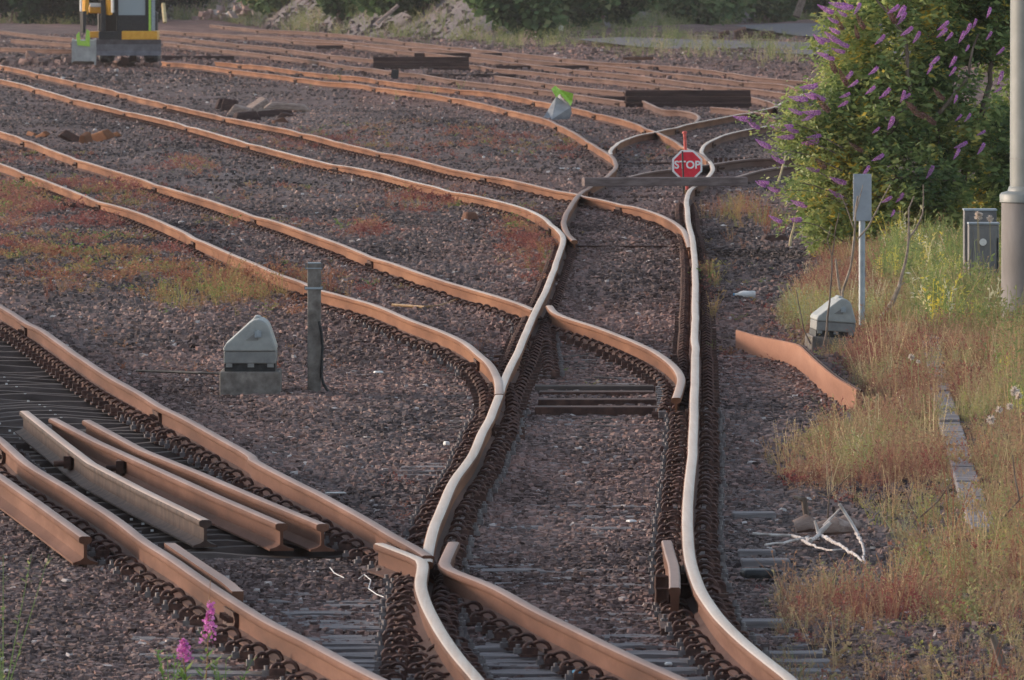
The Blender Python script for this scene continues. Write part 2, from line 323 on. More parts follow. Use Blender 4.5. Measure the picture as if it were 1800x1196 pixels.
# ------------------------------------------------------------------ rails, traced on the ground plane from their head tops
RAILS = {
 'A': [(-40, 106), (0, 114), (67, 129), (110, 139), (164, 150.5), (200, 159), (244, 171), (294, 182), (341, 193), (395, 205), (448, 216), (515, 229), (575, 244), (600, 251), (667, 266), (727, 279), (801, 298), (861, 308), (934, 324), (975, 334), (1015, 341), (1031, 346), (1095, 358), (1142, 371), (1175, 385), (1199, 401), (1209, 420), (1212, 434)],
 'B': [(-40, 130), (0, 139), (47, 150), (124, 172), (207, 192), (304, 214), (418, 246), (552, 281), (600, 290), (667, 304), (734, 321), (807, 338), (874, 353), (921, 366), (954, 382), (978, 401), (989, 416), (988, 432), (978, 460), (965, 497), (948, 534), (928, 574), (911, 617), (888, 664), (877, 694), (864, 728), (847, 761), (831, 798), (801, 839), (781, 883), (764, 920), (754, 957), (749, 984)],
 'C': [(-40, 222), (0, 231), (43, 244), (87, 262), (140, 281), (194, 298), (247, 314), (298, 331), (365, 351), (431, 373), (502, 395), (552, 413), (600, 430), (667, 455), (744, 482), (801, 500), (884, 524), (940, 543)],
 'C2': [(966, 538), (976, 549), (1001, 560), (1068, 582), (1122, 604), (1152, 619), (1175, 635), (1190, 650), (1197, 664), (1196, 678), (1188, 700)],
 'D': [(-40, 276), (0, 288), (17, 294), (107, 328), (167, 351), (234, 371), (301, 398), (385, 438), (440, 461), (495, 484), (535, 497), (565, 510), (600, 520), (667, 540), (724, 564), (774, 582), (814, 601), (844, 622), (864, 645), (875, 668), (877, 694)],
 'E': [(-30, 520), (0, 539), (67, 577), (134, 624), (194, 664), (268, 704), (334, 741), (435, 798), (451, 813), (535, 856), (600, 890), (667, 926), (717, 953), (752, 978)],
 'E2': [(668, 957), (700, 969), (736, 984), (743, 996), (739, 1030), (746, 1058), (758, 1084), (781, 1124), (807, 1160), (836, 1194), (860, 1225)],
 'F': [(797, 953), (784, 980), (781, 990), (795, 1001), (867, 1030), (954, 1077), (1035, 1117), (1118, 1157), (1200, 1194), (1260, 1222)],
 'G': [(-274, 540), (-163, 640), (-30, 750), (0, 772), (50, 816), (117, 856), (201, 910), (254, 950), (301, 980), (378, 1033), (468, 1090), (535, 1124), (600, 1158), (667, 1192), (720, 1220)],
 'R1': [(1420, 1225), (1387, 1192), (1350, 1163), (1300, 1122), (1269, 1092), (1248, 1065), (1232, 1040), (1221, 1012), (1213, 985), (1209.5, 959), (1208.5, 930), (1209, 880), (1215, 830), (1217, 797), (1220, 720), (1221, 680), (1222, 640), (1223.5, 614), (1221.5, 600), (1221, 590), (1222, 560), (1222, 534), (1222, 496), (1221, 458), (1217, 421), (1211, 396), (1208, 370), (1207, 350), (1213, 335), (1226, 325), (1243, 313), (1253, 298), (1248, 285), (1236, 273), (1233, 265), (1241, 253), (1266, 240), (1291, 232.5), (1324, 226), (1361, 219), (1400, 212)],
 'W': [(1010, 423), (998, 411), (991, 393), (996, 375), (1008, 355), (1020, 340), (1035, 329), (1050, 320), (1065, 312), (1080, 298), (1083, 288), (1075, 275), (1060, 265), (1028, 245), (1003, 230), (973, 215), (952, 207), (910, 197), (857, 184), (810, 174), (757, 165), (690, 157), (624, 147), (570, 143), (521, 136), (437, 126), (357, 115), (285, 108)],
 'S': [(1246, 284), (1235, 274), (1215, 265), (1200, 257), (1180, 245), (1160, 235), (1140, 227), (1110, 215), (1061, 202), (1004, 189), (969, 182), (894, 167), (840, 160), (757, 152), (690, 144), (640, 136), (570, 130), (521, 124), (454, 115), (379, 109)],
 'U': [(1074, 272), (1073, 266), (1080, 257), (1092, 249), (1120, 239), (1150, 233), (1170, 228), (1220, 217), (1271, 207), (1321, 197.5), (1361, 188.5), (1381, 178), (1421, 164), (1460, 155)],
 'X': [(1100, 162), (1160, 191), (1192, 194.5), (1217, 198.5), (1229, 207), (1221, 216)],
 'X0': [(655, 120), (700, 127), (732, 129), (791, 139), (877, 149), (969, 160), (1019, 167), (1100, 178)],
 'Y': [(1250, 188), (1289, 191.5), (1321, 196.5), (1347, 200.5), (1367, 210.5)],
 'Z': [(1192, 154), (1260, 162), (1319, 170.5), (1341, 175.5), (1361, 182.5), (1367, 190)],
 'V1': [(1103, 311.5), (1141, 303), (1181, 298), (1214, 293), (1251, 289), (1316, 280), (1376, 278), (1440, 275)],
 'V2': [(1289, 313), (1331, 301.5), (1366, 295), (1430, 288)],
 'O': [(369, 43), (454, 52), (540, 56), (640, 64), (716, 74), (810, 84), (885, 92), (960, 99), (1044, 108.5), (1110, 112), (1160, 115), (1261, 125), (1341, 137), (1437, 144), (1500, 150)],
 'O2': [(420, 61), (570, 70), (700, 81), (791, 88.5), (885, 100), (960, 108.5), (1052, 115), (1110, 121), (1150, 126), (1241, 136), (1321, 145), (1381, 150), (1411, 160)],
 'Pp': [(280, 53), (420, 62), (477, 66), (540, 73), (599, 76), (690, 87), (749, 93), (827, 101), (919, 112), (1022, 123.5), (1080, 129), (1150, 136), (1221, 146), (1321, 156), (1381, 164), (1417, 170)],
 'Q': [(280, 64), (337, 68.5), (417, 77), (487, 84), (570, 95), (607, 99), (655, 104), (740, 110), (828, 114), (870, 120), (927, 125), (991, 132), (1080, 141), (1140, 147), (1192, 154)],
 'Rr': [(287, 74), (370, 84), (437, 92), (521, 102), (570, 109), (620, 117), (655, 120)],
 'L1': [(-30, 49), (40, 59), (110, 66), (150, 68)], 'L2': [(20, 69), (60, 72), (125, 77)], 'L3': [(-30, 82), (60, 86), (127, 87)],
 'R3': [(870, 134), (897, 137), (977, 149), (1098, 162)],
}
def catmull(pts, per=6):
    pts = [Vector((p[0], p[1])) for p in pts]; out = []
    for i in range(len(pts) - 1):
        p0 = pts[max(i - 1, 0)]; p1 = pts[i]; p2 = pts[i + 1]; p3 = pts[min(i + 2, len(pts) - 1)]
        for k in range(per):
            t = k / per
            out.append(.5 * ((2 * p1) + (p2 - p0) * t + (2 * p0 - 5 * p1 + 4 * p2 - p3) * t * t + (3 * p1 - p0 - 3 * p2 + p3) * t ** 3))
    out.append(pts[-1]); return out
def resample(pts, step):
    L = [0]
    for a, b in zip(pts, pts[1:]): L.append(L[-1] + (b - a).length)
    L = np.array(L); n = max(2, int(L[-1] / step) + 1); s = np.linspace(0, L[-1], n)
    A = np.array([list(p) for p in pts]); return np.stack([np.interp(s, L, A[:, k]) for k in range(A.shape[1])], 1), s
WP = {}
for i, (k, v) in enumerate(RAILS.items()):
    zt = RT + (i % 7) * .0016
    w = [P(q.x, q.y, RT) for q in catmull(v)]
    arr, s = resample(w, .35 if k not in ('O', 'O2', 'Pp', 'Q', 'Rr', 'R3', 'X0', 'L1', 'L2', 'L3') else 1.2)
    arr[:, 0] += .005 * (fbm(s / 3.0, s * 0 + i * 9.1, 5, 2) - .5) * 2
    arr[:, 2] = zt + .004 * (fbm(s / 2.6, s * 0 + i * 5.3, 8, 2) - .5) * 2
    if k in 'ABCD' or k in ('W', 'S', 'O', 'O2', 'Pp', 'Q', 'U', 'E'):   # dips where the rail lengths meet
        ph = (s + 4 + (i * 5.0) % 9) % 18.3; d = np.minimum(ph, 18.3 - ph)
        arr[:, 2] -= .014 * np.exp(-(d / 1.6) ** 2)
    WP[k] = (arr, s)
# every rail as x(y) for distance to the nearest rail
RX = []
for k, (arr, s) in WP.items():
    o = np.argsort(arr[:, 1]); RX.append((arr[o, 1], arr[o, 0]))
def raildist(x, y):
    d = np.full(np.shape(x), 50.0)
    for ry, rx in RX:
        xi = np.interp(y, ry, rx); oy = np.maximum(np.maximum(ry[0] - y, y - ry[-1]), 0)
        d = np.minimum(d, np.hypot(xi - x, oy))
    return d
def rx_at(k, y):
    arr = WP[k][0]; o = np.argsort(arr[:, 1]); return np.interp(y, arr[o, 1], arr[o, 0])
_tr = np.array([list(P(x, y)) for x, y in ((1628, 560), (1640, 640), (1652, 700), (1664, 745), (1680, 800), (1694, 850), (1712, 905), (1730, 960))])[::-1]

def ground_h(x, y):
    x = np.asarray(x, float); y = np.asarray(y, float)
    d = raildist(x, y)
    far = sstep(100, 190, y)
    z = np.where(y > 58, -.028, -.043) + .045 * sstep(96, 112, y) + .024 * (fbm(x * .9, y * .35, 3) - .5) * 2
    z = z + sstep(.9, 2.4, d) * (.05 + far * .16 * (fbm(x * .28, y * .09, 21, 4) - .42) * 2 + (1 - far) * .06 * (fbm(x * .6, y * .15, 33, 3) - .45) * 2)
    # the left-hand track has bare sleepers with little ballast between them
    inE = (x < rx_at('E', y) - .0) & (x > rx_at('G', y) + .0) & (y > 65) & (y < 103)
    z = np.where(inE, z - .07, z)
    inL = (x < rx_at('E2', y) - .15) & (x > rx_at('G', y) + .15) & (y < 63) & (y > 46); z = np.where(inL, z - .009, z)
    # rising verge on the right
    edge = rx_at('R1', np.minimum(y, 150)) + 1.3
    z = z + .10 * sstep(0, 1.6, x - edge) * (y < 150) * sstep(150, 120, y)
    # shallow tables of timber in front
    z = z - .018 * ((y < 57) & (x < 1.8) & (x > -1.6))
    z = z - .2 * sstep(300, 420, y)
    exd = np.hypot((x + 10.2) / 3.5, (y - 306) / 26); z = np.where(y > 250, z - (np.maximum(z, -.1) + .1) * np.exp(-exd ** 4), z)
    return z

def tone_at(x, y):
    px, py = proj(x, y, np.zeros_like(x))
    t = .18 + .5 * sstep(.45, .7, fbm(x * .25, y * .06, 71))
    t = t + .45 * sstep(230, 170, py) * sstep(-200, 300, px)          # earthy far yard
    t = np.where((px < 620) & (py > 120) & (py < 420), t * .35, t)     # blue-grey ballast by the left tracks
    t = t + .45 * np.exp(-raildist(x, y) / .35) + .25 * ((px > 860) & (px < 1210) & (py > 340))
    t = t - .12 * sstep(700, 1000, py)
    return np.clip(t, 0, 1)

# ------------------------------------------------------------------ the ground as one sheet
sx = np.concatenate([[-60, -20, -6, -2, -.6, -.2, -.1], np.linspace(-.058, .058, 190), [.1, .2, .6, 2, 6, 20, 60]])
sy = np.concatenate([[-300, -80, -10, 20, 36], np.exp(np.linspace(math.log(46), math.log(460), 620)), [500, 560, 700, 1000, 1800, 4500]])
GX = sx[None, :] * np.maximum(sy, 40)[:, None]; GY = np.broadcast_to(sy[:, None], GX.shape)
GX = np.clip(GX, -4000, 4000)
GZ = ground_h(GX, GY); GZ = np.where((np.abs(GX) > 60) | (GY < 40), -.1, GZ)
nr, nc = GX.shape
idx = np.arange(nr * nc).reshape(nr, nc)
Q = np.stack([idx[:-1, :-1], idx[:-1, 1:], idx[1:, 1:], idx[1:, :-1]], -1).reshape(-1, 4)
n = N('yard_ground'); tn = n.attr('tone'); f = n.noise(26, 5); f2 = n.noise(1.1, 6, n.coord((1, .22, 1)), .7)
col = n.mix(tn, n.ramp(f, [(.3, (.065, .052, .054)), (.5, (.13, .105, .105)), (.72, (.24, .19, .18))]),
            n.ramp(f, [(.3, (.1, .058, .052)), (.5, (.19, .115, .1)), (.72, (.3, .2, .175))]))
col = n.mix(.8, col, n.ramp(f2, [(.35, (.4,) * 3), (.65, (1.25,) * 3)]), 'MULTIPLY')
n.set(col, .95, 0, .1); n.bump(f, .8, .03); M['ground'] = n.mat
me = npmesh('ground', np.stack([GX, GY, GZ], -1).reshape(-1, 3), Q, M['ground'], {'tone': tone_at(GX, GY).ravel()}, smooth=True)
tag(link('ground', me), 'brown and grey stony ground of the railway yard', 'ground', kind='structure')

# ------------------------------------------------------------------ ballast stones
def stone_t(seed):
    r_ = np.random.default_rng(seed)
    V = np.array([(x, y, z) for z in (-1, 1) for x, y in ((-1, -1), (1, -1), (1, 1), (-1, 1))], float) * .5
    V[4:, :2] *= r_.uniform(.45, .95, (4, 1)); V += r_.uniform(-.17, .17, V.shape); V[:, 2] *= .72
    Qs = np.array([(0, 1, 5, 4), (1, 2, 6, 5), (2, 3, 7, 6), (3, 0, 4, 7), (4, 5, 6, 7), (3, 2, 1, 0)])
    return V, Qs
ST = [stone_t(s) for s in range(14)]
def strew(y0, y1, dens, smin, smax, seed, half=.0475):
    r_ = np.random.default_rng(seed); area = (y1 ** 2 - y0 ** 2) * half; n = int(area * dens)
    y = np.sqrt(r_.uniform(y0 ** 2, y1 ** 2, n)); x = r_.uniform(-half, half, n) * y
    return x, y, r_
xs, ys, ss, tt = [], [], [], []
for (y0, y1, dn, s0, s1, sd_) in ((50, 68, 900, .016, .045, 1), (68, 95, 480, .02, .05, 2), (95, 150, 170, .025, .06, 3), (150, 240, 34, .022, .065, 4), (240, 420, 8, .03, .09, 5), (290, 450, 3, .06, .16, 6)):
    x, y, r_ = strew(y0, y1, dn, s0, s1, sd_)
    d = raildist(x, y); px, py = proj(x, y, x * 0)
    keep = (d > .06) & (r_.random(len(x)) < .35 + .65 * fbm(x * 1.1, y * .35, 91, 3) * 1.4)
    keep &= ~((x < rx_at('E', y) + .1) & (x > rx_at('G', y) - .1) & (y > 65) & (y < 103) & (r_.random(len(x)) < .93))
    keep &= ~((x < rx_at('E2', y) - .1) & (x > rx_at('G', y) + .1) & (y < 63) & (r_.random(len(x)) < .4))
    keep &= ~((px > 1450) & (py < 1050) & (r_.random(len(x)) < .75))
    x, y = x[keep], y[keep]; s_ = s0 + (s1 - s0) * r_.random(len(x)) ** 2.2
    xs.append(x); ys.append(y); ss.append(s_)
x = np.concatenate(xs); y = np.concatenate(ys); s_ = np.concatenate(ss)
pos = np.stack([x, y, ground_h(x, y) + s_ * .12], 1)
size = s_[:, None] * rng.uniform(.75, 1.3, (len(s_), 3))
r1 = np.clip(rng.beta(1.7, 2.3, len(s_)), 0, 1); r1 = np.clip(r1 + (fbm(x * .8, y * .22, 313, 4) - .5) * 1.1, 0, .92); r1 = np.where(rng.random(len(s_)) < .009, 1, r1)
tag(scatter('ballast', ST, pos, size, rng.uniform(0, 6.28, len(s_)), r1, M['stone'], tone_at(x, y), tilt=.35),
    'loose grey and reddish ballast stones over the whole yard', 'ballast', kind='stuff')

# ------------------------------------------------------------------ rail sections
def prof_full():
    h = [(-.07, 0), (.07, 0), (.07, .011), (.03, .023), (.0095, .038), (.0085, .075), (.0095, .112), (.03, .121), (.0355, .127), (.0365, .147), (.031, .155), (.019, .1592)]
    return h + [(-u, v) for u, v in h[::-1][:-2]]
PF = prof_full()
def sweep(mb, arr, prof=PF, hgt=.16, z0=None, top=1, side=0, capm=0, closed=True):
    """arr rows are points on the head top; section hangs below"""
    n = len(prof); k = len(arr); base = len(mb.v)
    T = np.gradient(arr[:, :2], axis=0); T /= np.linalg.norm(T, axis=1)[:, None] + 1e-9
    Nn = np.stack([T[:, 1], -T[:, 0]], 1)
    vs = []
    for i in range(k):
        for u, v in prof: vs.append((arr[i, 0] + Nn[i, 0] * u, arr[i, 1] + Nn[i, 1] * u, arr[i, 2] - hgt + v))
    mb.v += vs
    for i in range(k - 1):
        for j in range(n):
            j2 = (j + 1) % n
            mb.f.append((base + i * n + j, base + (i + 1) * n + j, base + (i + 1) * n + j2, base + i * n + j2))
            tp = prof[j][1] > .15 and prof[j2][1] > .15
            mb.m.append(top if tp else (2 if (prof is PF and max(prof[j][1], prof[j2][1]) < .05) else side))
    mb.f.append(tuple(base + j for j in range(n))); mb.m.append(capm)
    mb.f.append(tuple(base + (k - 1) * n + j for j in range(n - 1, -1, -1))); mb.m.append(capm)

def make_rail(key, mats, parent, name='rail', plates=True):
    mats = list(mats) + [M['grime']]; arr, s = WP[key]; mb = MB(); sweep(mb, arr)
    org = Vector((arr[0, 0], arr[0, 1], 0))
    o = mb.obj(name, mats, parent, org, smooth=True)
    i = list(RAILS).index(key)
    if plates:
        for q in np.arange(18.3 - (4 + (i * 5.0) % 9), s[-1] - .6, 18.3):
            if q < .6: continue
            seg = np.stack([np.interp(np.linspace(q - .28, q + .28, 4), s, arr[:, c]) for c in range(3)], 1)
            fp = MB()
            for sg in (-1, 1):
                pr = [(sg * .012, .03), (sg * .042, .028), (sg * .03, .07), (sg * .04, .119), (sg * .012, .117)]
                sweep(fp, seg, pr, .16, top=0)
            for t_ in (-.2, -.07, .07, .2):
                c = np.array([np.interp(q + t_, s, arr[:, cc]) for cc in range(3)])
                fp.box((c[0], c[1], c[2] - .085), (.13, .03, .03))
            fo = Vector(seg[0]); me = fp.mesh('fishplate', M['rust_dark'], fo)
            f_ = link('fishplate', me, o, fo - org)
    return o

# fastening: base plate, spring hoops and bolts on both sides
def clip_mesh(detail=True):
    mb = MB(); mb.box((0, 0, -.009), (.40, .15, .016))
    for sg in (-1, 1):
        for (u, r_, zz, rot, tr) in (((.095, .047, .012, .35, .0125), (.150, .034, .012, -.5, .011)) if detail else ((.10, .045, .01, .2, .014),)):
            pts = []
            for k in range(8 if detail else 5):
                a = math.pi * (k / (7 if detail else 4)) * 1.12 - .06 * math.pi
                lx = r_ * math.cos(a); lz = r_ * 1.05 * math.sin(a)
                pts.append((sg * (u + lx * math.cos(rot)), -sg * lx * math.sin(rot) * .9 - .01, zz + max(lz, -.012) + .016))
            mb.tube(pts, tr, 6 if detail else 4)
        mb.box((sg * .15, -.035, .018), (.075, .03, .042))
        if detail:
            mb.box((sg * .205, 0, .012), (.04, .045, .035), m=1); mb.tube([(sg * .205, 0, .03), (sg * .205, 0, .055)], .012, 6, 1)
            mb.box((sg * .062, 0, .018), (.035, .06, .03))
    return mb
_cm = clip_mesh(); CLIP = _cm.mesh('rail_fastening', [M['clip'], M['bolt']])
_fm = clip_mesh(False); FV = np.array(_fm.v)
# sleepers
def sleeper_mesh(steel, k):
    r_ = random.Random(k * 3 + steel); mb = MB(); n = 14; L = 2.5; w = .13 if steel == 1 else .125
    rings = []
    for i in range(n + 1):
        x = -L / 2 + L * i / n; dz = (r_.uniform(-.006, .006) if not steel else .016 * math.sin(i * .9 + k) + r_.uniform(-.004, .004)); dy = .012 * math.sin(i * .7 + k * 2)
        if steel and (i == 0 or i == n): dz -= .08
        rings.append([(x, -w + dy, -.14 + dz), (x, -w * (.62 if steel else 1) + dy, -.028 + dz), (x, w * (.62 if steel else 1) + dy, -.028 + dz), (x, w + dy, -.14 + dz)])
    vs = [v for q in rings for v in q]; fs = []
    for i in range(n):
        for j in range(4): fs.append((i * 4 + j, (i + 1) * 4 + j, (i + 1) * 4 + (j + 1) % 4, i * 4 + (j + 1) % 4))
    fs += [(3, 2, 1, 0), tuple(n * 4 + j for j in range(4))]
    mb.add(vs, fs)
    if steel and k < 2:
        for u in (-.38, .1): mb.box((u + r_.uniform(-.04, .04), -.06, -.012), (.016, .02, .012), m=1)
    return mb.mesh('sleeper', [M['steel_sleeper'] if steel else M['timber'], M['white']])
SLP = {(st, k): sleeper_mesh(st, k) for st in (0, 1) for k in range(5)}

def furnish(parent, left, right, y0, y1, step, steel, cap=100, side_ext=None, clips=(True, True), yshift=0.0):
    """sleepers and fastenings under the pair of rails between y0 and y1"""
    ys = np.arange(y0 + yshift, y1, step); j = 0; rest = []
    for i, yy in enumerate(ys):
        yy = float(yy + rnd.uniform(-.04, .04))
        xl, xr = float(rx_at(left, yy)), float(rx_at(right, yy))
        sl = (float(rx_at(right, yy + .5)) - float(rx_at(right, yy - .5)))
        ang = -math.atan(sl)
        if i < 100 and (steel or yy < 120):
            o = link('sleeper', SLP[(1 if (steel and yy > 64.5) else 0, rnd.randrange(5) if left == 'G' else rnd.randrange(2, 5))], parent)
            cx = (xl + xr) / 2
            o.location = Vector((cx, yy, rnd.uniform(-.008, .004))) - parent.location; o.rotation_euler = (0, rnd.uniform(-.006, .006), ang)
            ww = abs(xr - xl); o.scale = (max(.8, (ww + 1.05) / 2.5), 1, 1)
        for which, xx in enumerate((xl, xr)):
            if not clips[which]: continue
            if j < cap:
                c = link('rail_fastening', CLIP, parent); c.scale = (rnd.uniform(.9, 1.02), rnd.uniform(.7, 1.1), rnd.uniform(.6, .95)); c.location = Vector((xx, yy, 0)) - parent.location
                c.rotation_euler = (rnd.uniform(-.08, .08), rnd.uniform(-.03, .03), ang + rnd.uniform(-.09, .09)); j += 1
            else: rest.append((xx, yy, ang))
    if rest:
        mb = MB()
        for xx, yy, ang in rest:
            c, s = math.cos(ang), math.sin(ang)
            mb.add([(xx + v[0] * c - v[1] * s, yy + v[0] * s + v[1] * c, v[2]) for v in FV], _fm.f)
        o = mb.obj('rail_fastenings', M['clip'], parent, parent.location); o['kind'] = 'stuff'

def track(key_pt, label, group='railway tracks'):
    p = P(*key_pt); p.z = 0
    return empty('railway_track', p, label, 'railway track', group)
near = [M['rust'], M['rust_top']]; shiny = [M['rust'], M['worn']]; far_ = [M['rust_far'], M['far_top']]; brown = [M['rust_brown_shade'], M['brown_top_shade']]

# the main line with the polished heads
t = track((980, 1000), 'running line with polished pale rail heads that snakes up to the red stop sign')
shiny_b = [M['rust_brown_shade'], M['worn']]
make_rail('R1', shiny_b, t); make_rail('E2', shiny_b, t, plates=False)
furnish(t, 'E2', 'R1', 51.2, 60.6, .66, False, cap=28)
def furnish2(parent, pairs):   # more of the same thing, counted on
    for a in pairs: furnish(parent, *a[0], **a[1])
furnish(t, 'B', 'R1', 61.2, 84.8, .665, False, cap=72)
furnish(t, 'B', 'R1', 84.8, 150, .67, False, cap=0)
# check rail beside the right running rail
def short_rail(parent, pts, name='check_rail', prof=None, mats=None, z=RT + .005, hgt=.16):
    arr, s = resample([P(a, b, z) for a, b in pts], .25)
    arr[:, 2] = z
    mb = MB(); sweep(mb, arr, prof or PF, hgt); return mb.obj(name, list(mats or brown) + [M['grime']], parent, (arr[0, 0], arr[0, 1], 0), smooth=True)
BAR = [(-.02, .02), (.02, .02), (.024, .12), (.03, .125), (.03, .152), (.022, .16), (-.022, .16), (-.03, .152), (-.03, .125), (-.024, .12)]
short_rail(t, [(1172, 950), (1177, 970), (1184, 993), (1186, 1012), (1186, 1033)], prof=BAR)
short_rail(t, [(1168, 1000), (1166, 1040), (1172, 1074)], 'check_rail', [(-.03, .0), (.03, 0), (.03, .07), (-.03, .07)], [M['rust_dark'], M['rust_dark']], z=.1)
mb = MB()
for (a, b) in ((1163, 1046), (1164, 1068), (1195, 1040), (1205, 1060)):
    mb = MB(); p = P(a, b, 0); mb.box((p.x, p.y, .05), (.07, .12, .1)); mb.tube([(p.x - .03, p.y - .07, .03), (p.x - .03, p.y - .07, .1), (p.x + .03, p.y - .07, .1), (p.x + .03, p.y - .07, .03)], .012, 5)
    mb.obj('rail_chair', M['rust_dark'], t, t.location)
# stretcher bars and the steel point bearer
def cross_bar(parent, x0, y0, x1, y1, h, w, name, mat, z=.02):
    a, b = P(x0, y0, z), P(x1, y1, z); c = (a + b) / 2; L = (b - a).length; mb = MB()
    mb.box((c.x, c.y, z + h / 2), (L, w, h), math.atan2(b.y - a.y, b.x - a.x)); return mb.obj(name, mat, parent, (c.x, c.y, 0), bevel=.006)
for (x0, x1, yy, h, mt) in ((1012, 1172, 437, .035, 'rust_dark'), (1085, 1180, 349, .03, 'rust_dark'), (1118, 1180, 290, .04, 'rust_dark')):
    cross_bar(t, x0, yy, x1, yy, h, .06, 'stretcher_bar', M[mt])
for (x0, x1, yy, h, mt) in ((940, 1158, 738, .10, 'rust_dark'), (946, 1158, 722, .09, 'rust_dark'), (948, 1150, 706, .08, 'rust_dark'), (940, 1150, 700, .1, 'steel_sleeper')):
    cross_bar(t, x0, yy, x1, yy, h, .3, 'point_bearer', M[mt], z=-.06)
mb = MB()
for k in range(18):
    p = P(1161 + rnd.uniform(-3, 3), 668 + k * 4, 0); mb = MB(); mb.box((p.x, p.y, .03), (.055, .1, .05)); mb.obj('bolt_block', M['bolt'], t, t.location)
for k in range(9):   # slide plates between the running rail and the blades
    cross_bar(t, 1178 - k * .5, 628 + k * 9, 1245, 628 + k * 9, .02, .16, 'slide_plate', M['rust_brown_shade'], z=.0)
for k in range(9):
    cross_bar(t, 868 - k * 3, 628 + k * 11, 915 - k * 5, 628 + k * 11, .02, .18, 'slide_plate', M['rust_brown_shade'], z=.0)
t_main = t

t = track((560, 980), 'near left siding of rusty brown rails with loose rails lying between them')
make_rail('E', brown, t); make_rail('G', brown, t); make_rail('F', brown, t, plates=False)
furnish(t, 'G', 'E', 51.0, 103, .66, True, cap=100)
short_rail(t, [(298, 953), (330, 975), (375, 1005), (400, 1022), (418, 1038)], prof=[(-.022, .04), (.022, .04), (.03, .12), (.03, .155), (-.03, .155), (-.03, .12)])
furnish(t, 'F', 'F', 51.0, 60.5, .66, False, cap=30, clips=(False, True), yshift=.3)

t = track((500, 440), 'second left siding of orange rusted rails passing behind the concrete post')
make_rail('C', near, t); make_rail('D', near, t); make_rail('C2', near, t, plates=False)
furnish(t, 'D', 'C', 92, 160, .68, True, cap=100)
furnish(t, 'D', 'D', 80, 92, .68, True, cap=0, clips=(False, True)); furnish(t, 'C2', 'C2', 84, 103, .68, False, cap=0, clips=(False, True))

t = track((600, 270), 'third left siding, orange rusted rails merging into the running line below the sign')
make_rail('A', near, t); make_rail('B', shiny, t)
furnish(t, 'B', 'A', 125, 235, .7, True, cap=100)

t = track((800, 160), 'rusty track that curves down from the excavator to the stop sign crossing')
make_rail('W', [M['rust'], M['far_top']], t); make_rail('S', [M['rust'], M['far_top']], t)
t = track((1260, 225), 'narrowing track with pale rail heads that curves right into the purple bush')
make_rail('U', shiny, t)
for k in ('X', 'Y', 'Z'): make_rail(k, far_, t, plates=False)
t = track((1330, 290), 'dark short track running right from the sign under the bush')
make_rail('V1', far_, t); make_rail('V2', far_, t)
mb = MB()
for k in range(12):
    a = P(1258 + k * 9, 287, 0); mb.box((a.x, a.y, .04), (.05, .1, .1))
mb.obj('rail_fastenings', M['rust_dark'], t, t.location)['kind'] = 'stuff'
t = track((800, 90), 'farthest rusty track along the foot of the bank')
make_rail('O', far_, t); make_rail('O2', far_, t)
t = track((800, 104), 'rusty track just behind the big stack of sleepers')
make_rail('Pp', far_, t); make_rail('Q', far_, t)
t = track((600, 112), 'rusty track passing under the big stack of sleepers')
make_rail('Rr', far_, t); make_rail('X0', far_, t); make_rail('R3', far_, t)

t = track((60, 75), 'faint half buried rails left of the excavator')
for k in ('L1', 'L2', 'L3'): make_rail(k, far_, t, plates=False)
# ------------------------------------------------------------------ loose rails on the near siding
def loose(pts, label, zb=.0, mats=None, plate=None, roll=0):
    arr, s = resample([P(a, b, RT + zb) for a, b in pts], .3)
    arr[:, 2] = RT + zb
    e = empty('loose_rail', (arr[-1, 0], arr[-1, 1], 0), label, 'rail', 'loose rails lying on the ground')
    mb = MB(); sweep(mb, arr); mb.obj('rail_body', list(mats or brown) + [(mats or brown)[0]], e, e.location, smooth=True)
    if plate:
        i = int(plate * len(arr)); c = arr[i]; fp = MB()
        sweep(fp, arr[i - 1:i + 1], [(-.045, .03), (-.012, .03), (-.012, .12), (-.04, .12)], .16, top=0)
        sweep(fp, arr[i - 1:i + 1], [(.012, .03), (.045, .03), (.04, .12), (.012, .12)], .16, top=0)
        fp.tube([(c[0] - .14, c[1], .07), (c[0] - .03, c[1], .075)], .02, 8); fp.box((c[0] - .05, c[1], .08), (.05, .05, .08))
        fp.obj('fishplate', M['rust_dark'], e, e.location)
    return e
loose([(-60, 800), (0, 836), (70, 885), (150, 943)], 'brown loose rail at the bottom left, outside the near siding')
loose([(43, 722), (110, 775), (160, 813), (250, 860), (361, 914)], 'dark-sided loose rail, leftmost of the three on the sleepers', plate=.42, mats=[patchy('grey_rust', [(.035, .022, .018), (.065, .04, .032), (.1, .064, .05)], 6, .8), M['rust_top']])
loose([(94, 735), (170, 775), (280, 825), (390, 875), (495, 920)], 'middle loose rail of the three lying on the sleepers', plate=.4)
loose([(153, 738), (250, 790), (350, 830), (460, 877), (567, 921)], 'rightmost loose rail of the three, beside the siding rail', .003)

# ------------------------------------------------------------------ stop sign, baulk, posts
def wtube(name, pts, rad, mat, parent, n=10): mb = MB(); mb.tube(pts, rad, n); return mb.obj(name, mat, parent, parent.location if parent else (0, 0, 0), smooth=True)
b0, b1 = P(1025, 329, RT), P(1312, 328, RT); c = (b0 + b1) / 2
mb = MB(); mb.box((c.x, c.y, RT + .063 + .006), ((b1 - b0).length, .24, .12), math.atan2(b1.y - b0.y, b1.x - b0.x))
tag(mb.obj('timber_sleeper', patchy('grey_brown_timber', [(.1, .075, .07), (.17, .13, .125), (.25, .2, .19)], 7, .9, 0, .15, bump=.5, co=(.4, 3, 3), d=.01), org=(c.x, c.y, RT), bevel=.012), 'grey timber sleeper laid across the rails behind the stop sign', 'sleeper')

